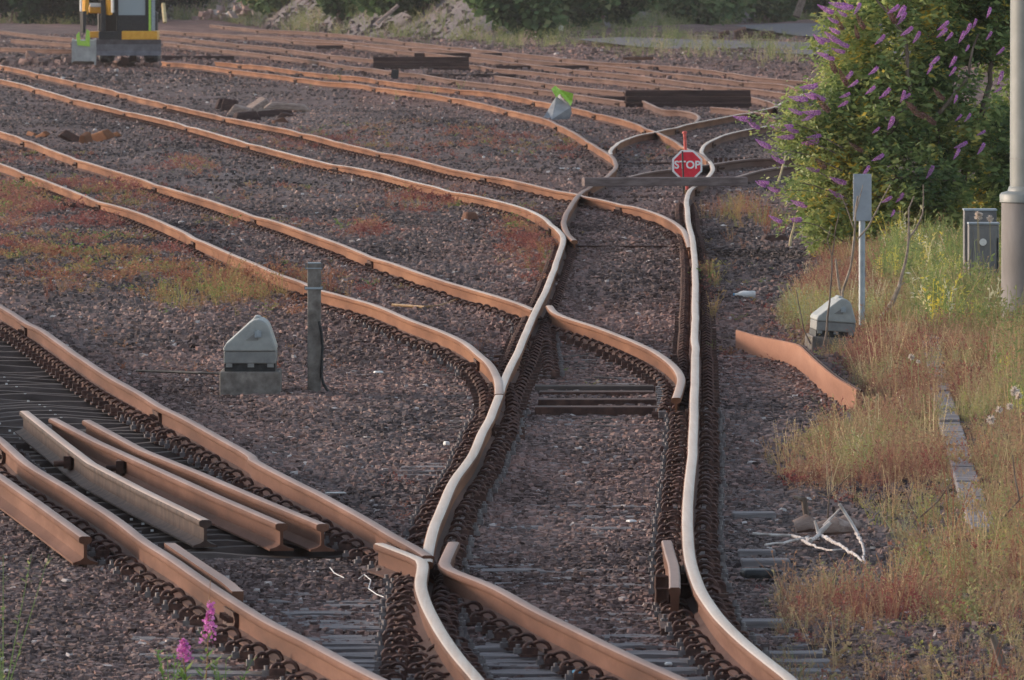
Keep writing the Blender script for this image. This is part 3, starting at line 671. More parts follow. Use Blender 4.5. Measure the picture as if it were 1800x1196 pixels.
SY = P(1206, 345).y
e = empty('stop_sign', (PY(1206, 345, SY).x, SY, 0), 'red octagonal STOP sign on a short red pole between the rails', 'sign')
top = PY(1203.5, 233, SY); bot = PY(1208, 334, SY)
wtube('sign_pole', [(bot.x, SY, bot.z), (top.x, SY, top.z)], .021, M['red_pole'], e)
mb = MB(); mb.lathe((top.x, SY, top.z - .02), [(.021, 0), (.033, .005), (.033, .03), (.02, .037)], 14); mb.obj('pole_cap', M['red_pole'], e, e.location, smooth=True)
b2 = PY(1206, 352, SY); wtube('pole_foot', [(b2.x, SY, -.05), (b2.x, SY, bot.z)], .024, M['cable'], e)
c = PY(1208, 290.5, SY); rad = PY(1236.5, 290, SY).x - c.x
def octo(r_): return [(r_ * math.cos(R(22.5 + 45 * k)), r_ * math.sin(R(22.5 + 45 * k))) for k in range(8)]
mb = MB(); mb.prism(octo(rad), (c.x, SY - .035, c.z), (1, 0, 0), (0, 0, 1), (0, .012, 0)); mb.obj('sign_border', M['sign_white'], e, e.location)
mb = MB(); mb.prism(octo(rad * .875), (c.x, SY - .041, c.z), (1, 0, 0), (0, 0, 1), (0, .005, 0)); mb.obj('sign_face', M['red'], e, e.location)
mb = MB()
for dz in (.1, -.12): mb.box((c.x, SY - .01, c.z + dz), (.06, .03, .02))
mb.obj('bracket', M['galv'], e, e.location)
cu = bpy.data.curves.new('lettering_text', 'FONT'); cu.body = 'STOP'; cu.size = rad * .66; cu.extrude = .0015; cu.offset = rad * .016; cu.align_x = 'CENTER'; cu.align_y = 'CENTER'; cu.space_character = 1.02
tmp = bpy.data.objects.new('lettering_text', cu); COL.objects.link(tmp); bpy.context.view_layer.update()
lm = bpy.data.meshes.new_from_object(tmp.evaluated_get(bpy.context.evaluated_depsgraph_get())); bpy.data.objects.remove(tmp); bpy.data.curves.remove(cu)
to = link('lettering', lm, e)
to.location = Vector((c.x, SY - .0445, c.z)) - e.location; to.rotation_euler = (R(90), 0, 0); lm.materials.clear(); lm.materials.append(M['sign_white'])
e = empty('thin_black_rod', (P(1203, 352).x, SY - .25, 0), 'thin black rod standing upright just in front of the stop sign', 'rod')
a = PY(1202.5, 352, SY - .25); b = PY(1199.5, 266, SY - .25)
wtube('rod_body', [(a.x, SY - .25, -.03), (b.x, SY - .25, b.z)], .0125, M['black'], e, 8)

# point machine covers on concrete blocks
def point_cover(xl, xr, yb, label, lean=0.0, hpx=136, gz=0.0, shear=0):
    Y = P((xl + xr) / 2, yb, gz).y; A, B = PY(xl, yb, Y), PY(xr, yb, Y); W = B.x - A.x; cx = (A.x + B.x) / 2
    e = empty('point_machine_cover', (cx, Y, gz), label, 'point machine', 'grey point machine covers')
    D = .8; z0 = gz - .08; zb = z0 + .08 + W * .38
    mb = MB(); mb.box((cx, Y + D / 2, (z0 + zb) / 2), (W, D, zb - z0)); mb.obj('concrete_base', M['concrete'], e, e.location, bevel=.012)
    w = W * .86; x0 = cx - w / 2; k = w / 0.40
    mb = MB(); mb.box((cx, Y + D / 2, zb + .03 * k), (w * .98, D * .9, .06 * k)); mb.obj('machine_body', M['black'], e, e.location)
    mb = MB()
    for q in (-.4, .02, .4): mb.box((cx + q * w, Y + .03, zb + .048 * k), (.05 * k, .03, .03 * k))
    mb.obj('mounting_lug', M['grey_dark'], e, e.location)
    zc = zb + .062 * k
    mb = MB(); mb.prism([(0, 0), (w, 0), (w, .095 * k), (0, .095 * k)], (x0, Y + .012, zc), (1, 0, 0), (0, 0, 1), (0, D * .86, 0))
    mb.obj('cover_skirt', M['grey_dark'], e, e.location, bevel=.008)
    # hood: sloping left shoulder, rounded peak right of centre
    pk = [(0, 0), (1, 0)]
    pk += [(.985, .12), (.86, .60), (.81, .70), (.74, .765), (.66, .79), (.58, .775), (.5, .71), (.12, .26), (.04, .17), (.005, .08)]
    hood = [(a_ * w, b_ * w * .78) for a_, b_ in pk]
    mb = MB(); mb.prism(hood, (x0 - .004, Y, zc + .0955 * k), (1.02, 0, 0), (0, 0, 1), (0, D * .9, 0)); h = mb.obj('hood', M['grey_cover'], e, e.location, bevel=.012)
    mb = MB(); mb.prism([(a_ * w * .55 + w * .27, b_ * w * .78 * 1.0) for a_, b_ in pk[2:]], (x0, Y + D * .35, zc + .095 * k + .05 * w), (1, 0, 0), (0, 0, 1), (0, D * .4, 0)); mb.obj('rear_hump', M['grey_cover'], e, e.location, bevel=.02)
    mb = MB(); mb.box((x0 + .66 * w, Y - .008, zc + .095 * k + .33 * w), (.05 * k, .012, .05 * k)); mb.box((x0 + .66 * w, Y - .016, zc + .095 * k + .35 * w), (.018 * k, .02, .05 * k))
    mb.obj('latch', M['galv'], e, e.location)
    mb = MB(); mb.add([(x0 + .42 * w, Y - .003, zc + .1 * k + .2 * w), (x0 + .66 * w, Y - .003, zc + .1 * k + .2 * w), (x0 + .66 * w, Y - .003, zc + .1 * k + .38 * w), (x0 + .42 * w, Y - .001, zc + .1 * k + .2 * w), (x0 + .66 * w, Y - .001, zc + .1 * k + .2 * w), (x0 + .66 * w, Y - .001, zc + .1 * k + .38 * w)],
                      [(0, 1, 2), (3, 5, 4), (0, 3, 4, 1), (1, 4, 5, 2), (2, 5, 3, 0)]); mb.obj('triangle_plate', M['grey_dark'], e, e.location)
    return e
point_cover(386, 492, 694, 'grey point machine cover on a concrete block beside the concrete post')
e = point_cover(1426, 1506, 606, 'grey point machine cover half hidden behind bare branches on the right', gz=.04)
e.rotation_euler = (0, R(4), R(3)); e.location.z -= .09

Y = P(553, 690).y; e = empty('concrete_post', (P(553, 690).x, Y, 0), 'short square concrete post with metal straps and a black cable', 'post')
tp = PY(551.5, 464, Y); bt = PY(553, 690, Y)
w = .105
mb = MB(); zz = [-.1, .15, .5, tp.z]
mb.box(((tp.x + bt.x) / 2, Y + w / 2, (tp.z - .1) / 2), (w, w, tp.z + .1)); mb.obj('post_shaft', M['concrete'], e, e.location, bevel=.008)
mb = MB(); mb.box((tp.x + .003, Y + w / 2, tp.z + .005), (w * .96, w * .96, .008)); mb.box((tp.x, Y + w / 2, tp.z - .19), (w * 1.28, w * 1.12, .016)); mb.box((tp.x, Y + w / 2, tp.z - .035), (w * 1.2, w * 1.06, .008)); mb.obj('strap', M['galv'], e, e.location)
mb = MB()
for sx_ in (-1, 1): mb.box((tp.x + sx_ * w * .6, Y + w / 2, tp.z - .19), (.022, .04, .03)); mb.box((tp.x + sx_ * w * .58, Y + .02, tp.z - .02), (.018, .02, .05))
mb.obj('strap_bolt', M['bolt'], e, e.location)
pts = [PY(a, b, Y - .01) for a, b in ((561, 565), (565, 585), (567, 610), (566, 640), (565, 662), (569, 676), (577, 688))]
wtube('cable', pts, .011, M['black'], e, 6)

# blank sign plate on a galvanised pole
Y = P(1515, 577, .05).y; e = empty('sign_post', (P(1515, 577, .05).x, Y, .05), 'blank grey plate on a thin grey pole in front of the bush', 'sign')
a = PY(1515, 577, Y); b = PY(1515, 385, Y)
wtube('pole', [(a.x, Y, -.05), (a.x, Y, b.z)], .0285, M['galv'], e, 14)
p0, p1 = PY(1499.5, 389, Y - .03), PY(1532, 306, Y - .03)
mb = MB(); mb.box(((p0.x + p1.x) / 2, Y - .032, (p0.z + p1.z) / 2), (p1.x - p0.x, .012, p1.z - p0.z)); mb.obj('plate', patchy('plate_grey', [(.27, .3, .34), (.33, .36, .4), (.38, .41, .45)], 9, .5, .1), e, e.location, bevel=.008)
mb = MB()
for dz in (.05, p1.z - p0.z - .05): mb.box((a.x, Y - .015, p0.z + dz), (.09, .02, .02))
mb.obj('bracket', M['galv'], e, e.location)

# mast
Y = P(1800, 600, .05).y
def rpx(px): return px / (F / Y)
cx = PY(1817, 400, Y).x; zc = PY(1800, 340, Y).z
e = empty('steel_mast', (cx, Y, .05), 'thick round grey steel mast with a wider lower sleeve, at the right edge', 'mast')
mb = MB(); mb.lathe((cx, Y, 0), [(rpx(42), zc - .05), (rpx(42), zc + .9), (rpx(41), 5.2), (rpx(40), 8)], 40); mb.obj('mast_shaft', M['mast'], e, e.location, smooth=True)
mb = MB(); mb.lathe((cx, Y, 0), [(rpx(57), -.2), (rpx(57), zc - .08)], 40); mb.obj('mast_sleeve', M['mast_low'], e, e.location, smooth=True)
mb = MB(); mb.lathe((cx, Y, 0), [(rpx(57), zc - .082), (rpx(60), zc - .075), (rpx(60), zc - .012), (rpx(57), zc + .005), (rpx(46), zc + .02), (rpx(44), zc + .055), (rpx(43), zc + .06)], 40); mb.obj('collar', M['mast'], e, e.location, smooth=True)
mb = MB(); zb = PY(1800, 279, Y).z; mb.lathe((cx, Y, 0), [(rpx(42.3), zb), (rpx(42.6), zb + .003), (rpx(42.3), zb + .006)], 40); mb.obj('joint_ring', M['grey_dark'], e, e.location)

# two cabinets beside the mast
Y = P(1725, 540, .05).y
def cabinet(x0, x1, y0, label, dY, knob):
    yy = Y + dY; A, B = PY(x0, y0, yy), PY(x1, y0, yy); cx = (A.x + B.x) / 2; W = B.x - A.x; z1 = A.z
    e = empty('trackside_cabinet', (cx, yy, 0), label, 'cabinet', 'grey trackside cabinets')
    mb = MB(); mb.box((cx, yy + .15, z1 / 2 - .05), (W, .3, z1 + .1)); mb.obj('cabinet_body', M['cab_grey'], e, e.location, bevel=.01)
    mb = MB(); mb.box((cx, yy + .15, z1 + .008), (W * 1.03, .32, .018)); mb.obj('lid', M['galv'], e, e.location, bevel=.004)
    mb = MB(); mb.box((cx + W * .04, yy - .006, z1 / 2 - .01), (W * .78, .012, z1 * .93)); mb.obj('door', M['cab_grey'], e, e.location, bevel=.004)
    if knob:
        k = PY(1728, 426, yy - .02); mb = MB(); mb.tube([(k.x, yy - .012, k.z), (k.x, yy - .035, k.z)], .034, 18); mb.obj('round_badge', M['white'], e, e.location)
        mb = MB(); mb.box((B.x - .012, yy - .01, z1 * .6), (.012, .02, z1 * .5)); mb.obj('hinge', M['black'], e, e.location)
    return e
cabinet(1695, 1752, 371, 'taller grey cabinet behind the one with the white round badge', .34, False)
cabinet(1703, 1756, 395, 'grey cabinet with a white round badge beside the mast', -.1, True)

# bent orange steel strip lying on edge
Y0 = [(1293, 609, 22), (1330, 622, 24), (1372, 633, 27), (1403, 647, 34), (1430, 672, 32), (1465, 700, 30), (1505, 722, 29)]
e = None; pts = [(P(a, b, .0), h) for a, b, h in Y0]
e = empty('bent_steel_strip', pts[3][0], 'bent strip of orange rusty steel lying on its edge beside the line', 'steel strip')
arr = np.array([[*p, h / (F / p.y)] for p, h in pts]); L = np.arange(len(arr)); q = np.linspace(0, len(arr) - 1, 40); arr = np.stack([np.interp(q, L, arr[:, k]) for k in range(4)], 1)
for _ in range(2): arr[1:-1] = (arr[:-2] + arr[1:-1] * 2 + arr[2:]) / 4
mb = MB(); n = len(arr)
vs = []
for x_, y_, z_, h_ in arr: vs += [(x_, y_, -.03), (x_ + .0, y_, h_ + .03), (x_ + .012, y_ + .05, h_ + .034), (x_ + .05, y_ + .07, h_ - .01), (x_ + .03, y_ + .02, -.03)]
fs = [(i * 5 + j, i * 5 + (j + 1) % 5, (i + 1) * 5 + (j + 1) % 5, (i + 1) * 5 + j) for i in range(n - 1) for j in range(5)] + [(4, 3, 2, 1, 0), tuple((n - 1) * 5 + j for j in range(5))]
mb.add(vs, fs); o = mb.obj('strip_web', M['orange_steel'], e, e.location, smooth=True)
mb = MB(); mb.tube([(v[0] + .04, v[1] + .06, v[3] + .02) for v in arr[18:]], .012, 5); mb.obj('strip_flange', M['rust_dark'], e, e.location)

# concrete cable trough in the verge
e = empty('cable_trough', _tr[3], 'pale concrete cable trough running through the weeds on the right', 'cable trough')
A, s = resample([Vector(p) for p in _tr], 1.0); hz = ground_h(A[:, 0], A[:, 1])
for i in range(len(A) - 1):
    a, b = Vector(A[i]), Vector(A[i + 1]); c = (a + b) / 2; mb = MB()
    mb.box((c.x, c.y, hz[i] + .03 + rnd.uniform(-.012, .008)), (.15, .97, .07), math.atan2(b.y - a.y, b.x - a.x) - math.pi / 2, ry=rnd.uniform(-.04, .04))
    mb.obj('trough_lid', M['concrete_lt'], e, e.location, bevel=.008)

# ------------------------------------------------------------------ stacks of sleepers in the far yard
def stack(x0, x1, yb, hpx, layers, label, mat='timber_dark', cols=1):
    Y = P((x0 + x1) / 2, yb, 0).y; a, b = PY(x0, yb, Y), PY(x1, yb, Y); H = hpx / (F / Y); h = H / layers; cx = (a.x + b.x) / 2
    for k in range(layers):
        mb = MB(); L = (b.x - a.x) * rnd.uniform(.985, 1.0)
        mb.box((cx + rnd.uniform(-.01, .01), Y + .14 + rnd.uniform(-.02, .02), -.02 + h * (k + .5)), (L, .26, h - .006))
        nm = ('bottom', 'middle', 'upper', 'top')[k if layers > 2 else (0, 3)[k] if layers == 2 else 0] if layers > 1 else ''
        if layers == 3 and k == 2: nm = 'top'
        o = mb.obj('dark_sleeper', M[mat], org=(cx, Y, 0), bevel=.008)
        tag(o, (nm + ' dark sleeper of the ' + label) if layers > 1 else 'dark sleeper ' + label, 'sleeper', 'dark timber sleepers lying in the yard')
stack(655, 826, 126, 27, 3, 'big stack at the top middle of the yard')
stack(1098, 1321, 191, 34, 3, 'long stack at the bend beside the purple bush')
stack(555, 702, 85, 6, 1, 'lying alone left of and behind the big stack')
stack(728, 884, 102, 10, 1, 'lying just behind the right half of the big stack')
stack(872, 1054, 124, 10, 1, 'lying across the far rails right of the big stack')
stack(735, 908, 138, 9, 1, 'lying in front of the big stack, lower right')
stack(1019, 1100, 179, 11, 1, 'end poking out left of the long stack')
stack(283, 412, 108, 11, 1, 'lying to the right of the excavator')
stack(1095, 1150, 108, 9, 1, 'short and reddish by the grassy road edge', 'rust_brown_shade')
p = P(694, 141, 0); mb = MB(); mb.box((p.x, p.y, .12), (.19, .14, .28), ry=.1); tag(mb.obj('black_block', M['black'], org=p), 'small black block standing before the big sleeper stack', 'block')

# green and grey leaning sheet
Y = P(985, 212, 0).y
e = empty('leaning_sheet', (P(985, 212).x, Y, 0), 'grey bent sheet with a lime green top leaning by the curved rail', 'sheet')
def flat(name, pts, mat, parent, Y, dep=.03, yo=None):
    mb = MB(); A = [PY(a, b, Y + (yo[i] if yo else 0)) for i, (a, b) in enumerate(pts)]; n = len(A); B = [v + Vector((0, dep, 0)) for v in A]
    mb.add(A + B, [tuple(range(n)), tuple(range(2 * n - 1, n - 1, -1))] + [(i, n + i, n + (i + 1) % n, (i + 1) % n) for i in range(n)]); return mb.obj(name, mat, parent, parent.location)
flat('sheet_panel', [(955, 206), (962, 196), (970, 182), (978, 170), (984, 166), (990, 176), (998, 180), (1004, 188), (1005, 200), (1000, 212), (985, 217), (970, 210)], M['sheet'], e, Y, yo=[-.2, 0, .1, .1, 0, -.15, -.2, -.1, 0, 0, -.1, -.2])
flat('lime_edge', [(969, 157), (976, 151), (985, 158), (1008, 165), (1006, 180), (1003, 187), (996, 178), (988, 170), (984, 165), (978, 172)], M['lime'], e, Y - .05, yo=[0, .1, 0, 0, .1, 0, -.1, -.1, 0, 0])

# ------------------------------------------------------------------ debris
def slab(name, x, y, L, W, H, rz, mat, label, cat, group=None, z=0, rx=0, ry=0, bevel=.004, taper=1.):
    p = P(x, y, z); mb = MB(); mb.box((p.x, p.y, z + H / 2), (L, W, H), rz, rx=rx, ry=ry, taper=taper)
    return tag(mb.obj(name, mat, org=p, bevel=bevel), label, cat, group)
g = 'scraps of timber and rubbish lying about'
# timber heap behind the third siding
for a in ((392, 192, .3, .16, .25, .3, 'narrow dark upright stub at the left end of the timber heap', 'timber_dark', .3), (404, 196, .34, .2, .3, -.3, 'dark squarish stub second from the left in the timber heap', 'timber_dark', .1), (424, 206, .55, .3, .26, -.2, 'pale topped broken sleeper end in the timber heap', 'timber_pale', .25),
          (432, 212, .6, .3, .22, .4, 'black hollow lump low in the middle of the timber heap', 'timber_dark', -.1), (455, 204, .5, .3, .34, .5, 'leaning brown board in the middle of the timber heap', 'timber_pale', -.55), (505, 189, .95, .16, .13, -.05, 'pale round beam lying on top of the timber heap', 'timber_pale', .06),
          (482, 208, .8, .25, .2, .15, 'black charred beam at the bottom of the timber heap', 'timber_dark', -.08), (508, 210, .5, .2, .16, -.4, 'short charred piece under the pale beam', 'timber_dark', .2), (532, 204, .4, .2, .22, .8, 'small brown chunk at the right end of the timber heap', 'rust_brown_shade', .5), (545, 212, .25, .2, .12, .2, 'tiny brown crumb right of the timber heap', 'rust_brown_shade', .2), (490, 218, .35, .2, .14, .6, 'reddish splinter fallen in front of the timber heap', 'rust_brown_shade', -.3)):
    slab('timber_offcut', a[0], a[1] + 4, a[2], a[3], a[4], a[5], M[a[7]], a[6], 'timber', g, z=.22 if 'top of' in a[6] else -.03, ry=a[8], rx=rnd.uniform(-.3, .3), bevel=.03, taper=rnd.uniform(.6, .95))
for a in ((56, 237, .5, .07, .05, 1.9, 'thin red-brown lath left of the pair by the second siding'), (72, 240, .5, .09, .05, 2.1, 'wider red-brown lath right of the pair by the second siding'),
          (172, 246, .55, .22, .09, 2.5, 'broken orange board on the rusty scrap heap'), (150, 250, .35, .12, .1, 1.2, 'stubby brown piece at the left of the rusty scrap heap'), (193, 240, .45, .06, .05, 2.7, 'thin lath at the right of the rusty scrap heap'), (128, 247, .5, .1, .08, .4, 'dark iron scrap at the foot of the rusty scrap heap')):
    slab('scrap_board', a[0], a[1] + 5, a[2] * 1.1, a[3] * 1.2, a[4] * 2.0, a[5], M['rust'] if 'dark' not in a[6] else M['rust_dark'], a[6], 'scrap', g, ry=rnd.uniform(-.6, .6), rx=rnd.uniform(-.4, .4), bevel=.02, taper=.7)
for a in ((118, 372, .3, .2, .12, 'dark lump at the left among the red weeds'), (826, 392, .22, .15, .14, 'brown stump of wood between the merging rails'), (45, 408, .25, .15, .07, 'flat dark chunk in the red weeds at the far left'), (620, 388, .4, .12, .06, 'dark flat plate lying left of the brown stump'), (1362, 428, .36, .2, .1, 'dark block beside the foot of the leaning pale cane')):
    slab('dark_lump', a[0], a[1], a[2], a[3], a[4], rnd.uniform(0, 1), M['rust_brown_shade'] if 'brown' in a[5] else M['rust_dark'], a[5], 'debris', g, bevel=.03, taper=.7)
for a in ((1095, 538, .47, .04, .04, 0, 'long thin white batten between the rails above the crossing', 'white'), (753, 422, .17, .1, .05, .2, 'cream broken foam piece between the sidings', 'white'), (765, 433, .42, .04, .02, 0, 'thin white strip below the cream foam piece', 'white'),
          (1010, 487, .16, .08, .03, -.3, 'small cream board right of the polished rail', 'timber_pale'), (1110, 918, .07, .1, .025, .4, 'white rag on the ballast left of the right running rail', 'white'), (1395, 464, .32, .05, .04, .15, 'white stick lying between the bush and the line', 'white'),
          (783, 494, .12, .1, .04, .4, 'white crumpled scrap beside a green weed', 'white'), (490, 429, .15, .1, .04, .3, 'white scrap between the rails of the second siding', 'white'), (665, 656, .1, .1, .03, .3, 'white chip of foam left of the curved rail', 'white'),
          (1440, 740, .18, .05, .03, .2, 'grey weathered slat near the bent steel strip', 'timber_pale'), (605, 310, .18, .08, .03, .3, 'white slip of paper between the third siding rails', 'white'), (785, 783, .05, .1, .05, .3, 'small white scrap leaning at the left polished rail', 'white'),
          (1000, 299, .5, .08, .06, 0, 'white pipe end lying left of the crossing', 'white'), (1175, 1170, .05, .05, .03, .3, 'tiny cream stone by the bottom rail', 'white'), (1020, 1184, .1, .12, .03, .2, 'crumpled blue plastic between the bottom rails', 'blue'),
          (590, 868, .18, .03, .02, .05, 'white twig lying on the ballast above the siding rail', 'white'), (1490, 462, .1, .12, .16, .2, 'brown stone set upright at the foot of the bush', 'timber_pale'), (800, 925, .2, .03, .02, .1, 'thin bleached slat right of the polished rail', 'timber_pale')):
    slab('litter', a[0], a[1], a[2] * .8, a[3] * .7, a[4] * .55, a[5], M[a[7]], a[6], 'litter', g, z=.0, bevel=.008, taper=.8)
# wagon-like crumbs of far rubble
for a in ((490, 38, 'white drum standing at the foot of the far bank', .35, .5), (975, 56, 'white box among the grass below the far bank', .7, .45), (945, 66, 'white lump left of the white box', .4, .3), (1365, 124, 'dark square crate in the far grass', .3, .3)):
    Yz = P(a[0], a[1] + 6, -.2).y; c = PY(a[0], a[1] + 6, Yz); mb = MB(); mb.lathe((c.x, Yz, c.z - .05), [(a[3] * .4, 0), (a[3] * .5, .05), (a[3] * .5, a[4] - .05), (a[3] * .35, a[4])], 8)
    tag(mb.obj('drum' if 'drum' in a[2] else 'rubbish_lump', M['white'] if 'white' in a[2] else M['cab_grey'], org=c), a[2], 'drum' if 'drum' in a[2] else 'rubbish')
# plastic bottle
p = P(1310, 527, 0); e = empty('plastic_bottle', p, 'pale plastic bottle with a little yellow liquid lying right of the line', 'bottle')
k = .00535
def lying(prof, z, mat, nm):
    mb = MB(); n = 14; vs = []
    for r_, x_ in prof: vs += [(p.x + x_, p.y + r_ * math.cos(2 * math.pi * j / n), z + r_ * math.sin(2 * math.pi * j / n)) for j in range(n)]
    mb.add(vs, [(i * n + j, i * n + (j + 1) % n, (i + 1) * n + (j + 1) % n, (i + 1) * n + j) for i in range(len(prof) - 1) for j in range(n)] + [tuple(range(n)), tuple((len(prof) - 1) * n + j for j in range(n - 1, -1, -1))]); mb.obj(nm, mat, e, e.location, smooth=True)
lying([(.012, -.105), (.014, -.08), (.03, -.05), (.038, -.02), (.036, .03), (.038, .09), (.032, .1)], .05, M['white'], 'bottle_body')
lying([(.014, -.118), (.014, -.103)], .05, M['blue'], 'cap')
lying([(.02, -.02), (.028, 0), (.028, .07), (.02, .08)], .031, M['yellow'], 'liquid')
# yellow cable looped at the second siding
e = tag(MB().obj('yellow_cable', M['cable']), None)
bpy.data.objects.remove(e)
mb = MB(); mb.tube([P(a, b, .03) for a, b in ((690, 536), (720, 538), (745, 540), (770, 538), (790, 533), (803, 527), (818, 523))], .014, 6); tag(mb.obj('yellow_cable', M['cable'], org=P(750, 540)), 'old yellow cable looping out from the second siding rail', 'cable')
mb = MB(); mb.tube([P(a, b, .03) for a, b in ((630, 1018), (640, 1010), (652, 1020), (648, 1035), (662, 1045), (675, 1050))], .003, 5); mb.tube([P(a, b, .02) for a, b in ((580, 998), (588, 1008), (605, 1016))], .003, 5)
tag(mb.obj('white_string', M['white'], org=P(640, 1030)), 'tangled white string on the ballast between the near rails', 'string')
mb = MB(); mb.tube([P(a, b, .03) for a, b in ((240, 652), (300, 654), (350, 656), (388, 657))], .012, 6); tag(mb.obj('black_cable', M['black'], org=P(300, 655)), 'black cable running left from the point machine block', 'cable')

# ------------------------------------------------------------------ sticks, branches, saplings
def branchy(name, label, cat, paths, base, mat, pname='stem'):
    e = empty(name, base, label, cat)
    for pts, r0, r1, Yd in paths:
        W = [PY(a, b, base.y + (Yd[i] if hasattr(Yd, '__len__') else Yd)) for i, (a, b) in enumerate(pts)]
        W = [w_ if w_.z > .0 else P(a, b, .03) for w_, (a, b) in zip(W, pts)]
        A, s = resample(W, .12); n = len(A)
        A[1:-1] += rng.normal(0, .004, (n - 2, 3)) if n > 2 else 0
        k_ = 1.1 if 'sapling' in name or name == 'bare_branch' else (.75 if name == 'driftwood' else 1)
        mb = MB(); mb.tube([Vector(q_) for q_ in A], [k_ * (r0 + (r1 - r0) * i / (n - 1)) * rnd.uniform(.85, 1.15) for i in range(n)], 7); mb.obj(pname, mat, e, base, smooth=True)
    return e
B = P(1480, 600, .02)
sap = patchy('sapling_bark', [(.15, .11, .085), (.29, .23, .18), (.44, .37, .31)], 18, .8, 0, .2, bump=.3)
branchy('bare_sapling', 'bare pale sapling with forked stems growing over the point machine cover', 'sapling', [
    ([(1463, 605), (1482, 580), (1490, 560), (1480, 535), (1478, 520), (1490, 490), (1497, 450), (1502, 410), (1504, 375), (1508, 345)], .02, .007, 0),
    ([(1497, 600), (1487, 550), (1475, 505), (1469, 455)], .014, .009, .06),
    ([(1508, 420), (1530, 395), (1545, 365), (1565, 325)], .009, .004, .0),
    ([(1500, 400), (1490, 370), (1478, 340)], .006, .003, 0), ([(1450, 608), (1440, 590), (1430, 575), (1433, 585)], .014, .008, -.1), ([(1504, 375), (1513, 335), (1517, 325)], .005, .003, -.02)], B, sap)
B2 = P(1520, 572, .06)
branchy('bare_branch', 'long bare branch curving up to the right of the blank sign plate', 'branch', [
    ([(1497, 574), (1520, 574), (1540, 568), (1558, 548), (1575, 522), (1584, 492), (1592, 460), (1597, 425), (1597, 395), (1596, 370), (1607, 345)], .024, .005, -.1),
    ([(1597, 420), (1612, 400), (1622, 380), (1624, 340), (1623, 325)], .011, .004, -.1), ([(1556, 552), (1568, 525), (1580, 502), (1598, 492)], .009, .004, -.1), ([(1530, 572), (1555, 565), (1580, 570)], .01, .004, -.15)], B2, sap)
branchy('bare_sapling', 'thin dark twiggy sapling left of the point machine cover', 'sapling', [
    ([(1448, 610), (1455, 560), (1460, 510), (1462, 450), (1475, 375)], .011, .003, 0), ([(1462, 450), (1454, 420), (1462, 395)], .005, .003, 0),
    ([(1425, 605), (1410, 570), (1402, 530), (1400, 510)], .007, .003, 0)], P(1448, 612, .02), M['bark'])
g_ = branchy('leaning_cane', 'pale dry cane leaning at the left foot of the bush', 'cane', [([(1388, 437), (1392, 410), (1402, 375), (1413, 338), (1422, 316)], .016, .012, [0, 0, .1, .2, .3])], P(1388, 438), M['straw'], 'cane_stem')
branchy('leaning_cane', 'shorter pale cane higher up among the left bush leaves', 'cane', [([(1368, 320), (1374, 300), (1382, 272)], .017, .012, [0, .1, .2])], P(1366, 340), M['straw'], 'cane_stem')
B3 = P(1430, 945, 0)
branchy('driftwood', 'bleached white branching root lying on the gravel at the right', 'driftwood', [
    ([(1323, 938), (1345, 939), (1375, 942), (1400, 943), (1425, 952), (1440, 940)], .011, .02, 0), ([(1440, 940), (1432, 930), (1432, 915)], .016, .008, 0), ([(1438, 940), (1447, 920), (1450, 912), (1460, 918)], .024, .014, 0),
    ([(1440, 942), (1470, 955), (1495, 970), (1518, 988)], .016, .008, 0), ([(1520, 990), (1518, 965), (1505, 935), (1490, 905), (1475, 886)], .008, .013, 0), ([(1345, 958), (1375, 955), (1400, 950), (1420, 945)], .008, .013, .1),
    ([(1448, 925), (1465, 905), (1478, 893)], .014, .006, .1), ([(1410, 950), (1435, 962), (1460, 968), (1480, 966)], .013, .006, -.1)], B3, M['bark_pale'], 'limb')
mb = MB()
for (x_, y_, s__) in ((1418, 938, .07), (1468, 942, .1), (1488, 938, .07)):
    c = P(x_, y_, 0); mb.tube([(c.x - s__, c.y, .04), (c.x, c.y, .06), (c.x + s__, c.y + .1, .04)], [.04, .055, .03], 8)
tag(mb.obj('broken_log', M['timber_pale'], org=P(1450, 945), smooth=True), 'short pale broken logs behind the bleached root', 'log')
branchy('tree_stump', 'small snapped stump standing behind the bleached root', 'stump', [([(1420, 922), (1419, 895), (1413, 875)], .026, .018, 0), ([(1415, 880), (1403, 877), (1395, 873)], .016, .008, 0)], P(1420, 924), M['bark'])
branchy('tree_stump', 'leaning snapped stump near the bottom right corner', 'stump', [([(1762, 1168), (1752, 1140), (1744, 1116)], .025, .02, 0), ([(1746, 1122), (1738, 1118), (1729, 1114)], .011, .006, 0)], P(1762, 1170), M['bark'])
branchy('twig', 'thin dark arching twig right of the bleached root', 'twig', [([(1612, 912), (1597, 890), (1594, 870), (1606, 848)], .005, .003, 0), ([(1617, 910), (1640, 890), (1662, 865), (1676, 842)], .006, .003, 0)], P(1615, 914, .1), M['bark'])
branchy('twig', 'thin dark twigs rising behind the bleached root', 'twig', [([(1455, 912), (1457, 880), (1461, 845), (1462, 828)], .006, .003, 0), ([(1458, 870), (1472, 845), (1495, 835)], .004, .002, 0), ([(1520, 930), (1548, 895), (1558, 870)], .006, .004, .1)], P(1456, 914), M['bark'])
branchy('twig', 'dark forked twig at the right edge above the weeds', 'twig', [([(1755, 920), (1775, 890), (1798, 872)], .007, .005, 0), ([(1792, 878), (1786, 840), (1780, 800)], .006, .003, 0)], P(1755, 925, .1), M['bark'])
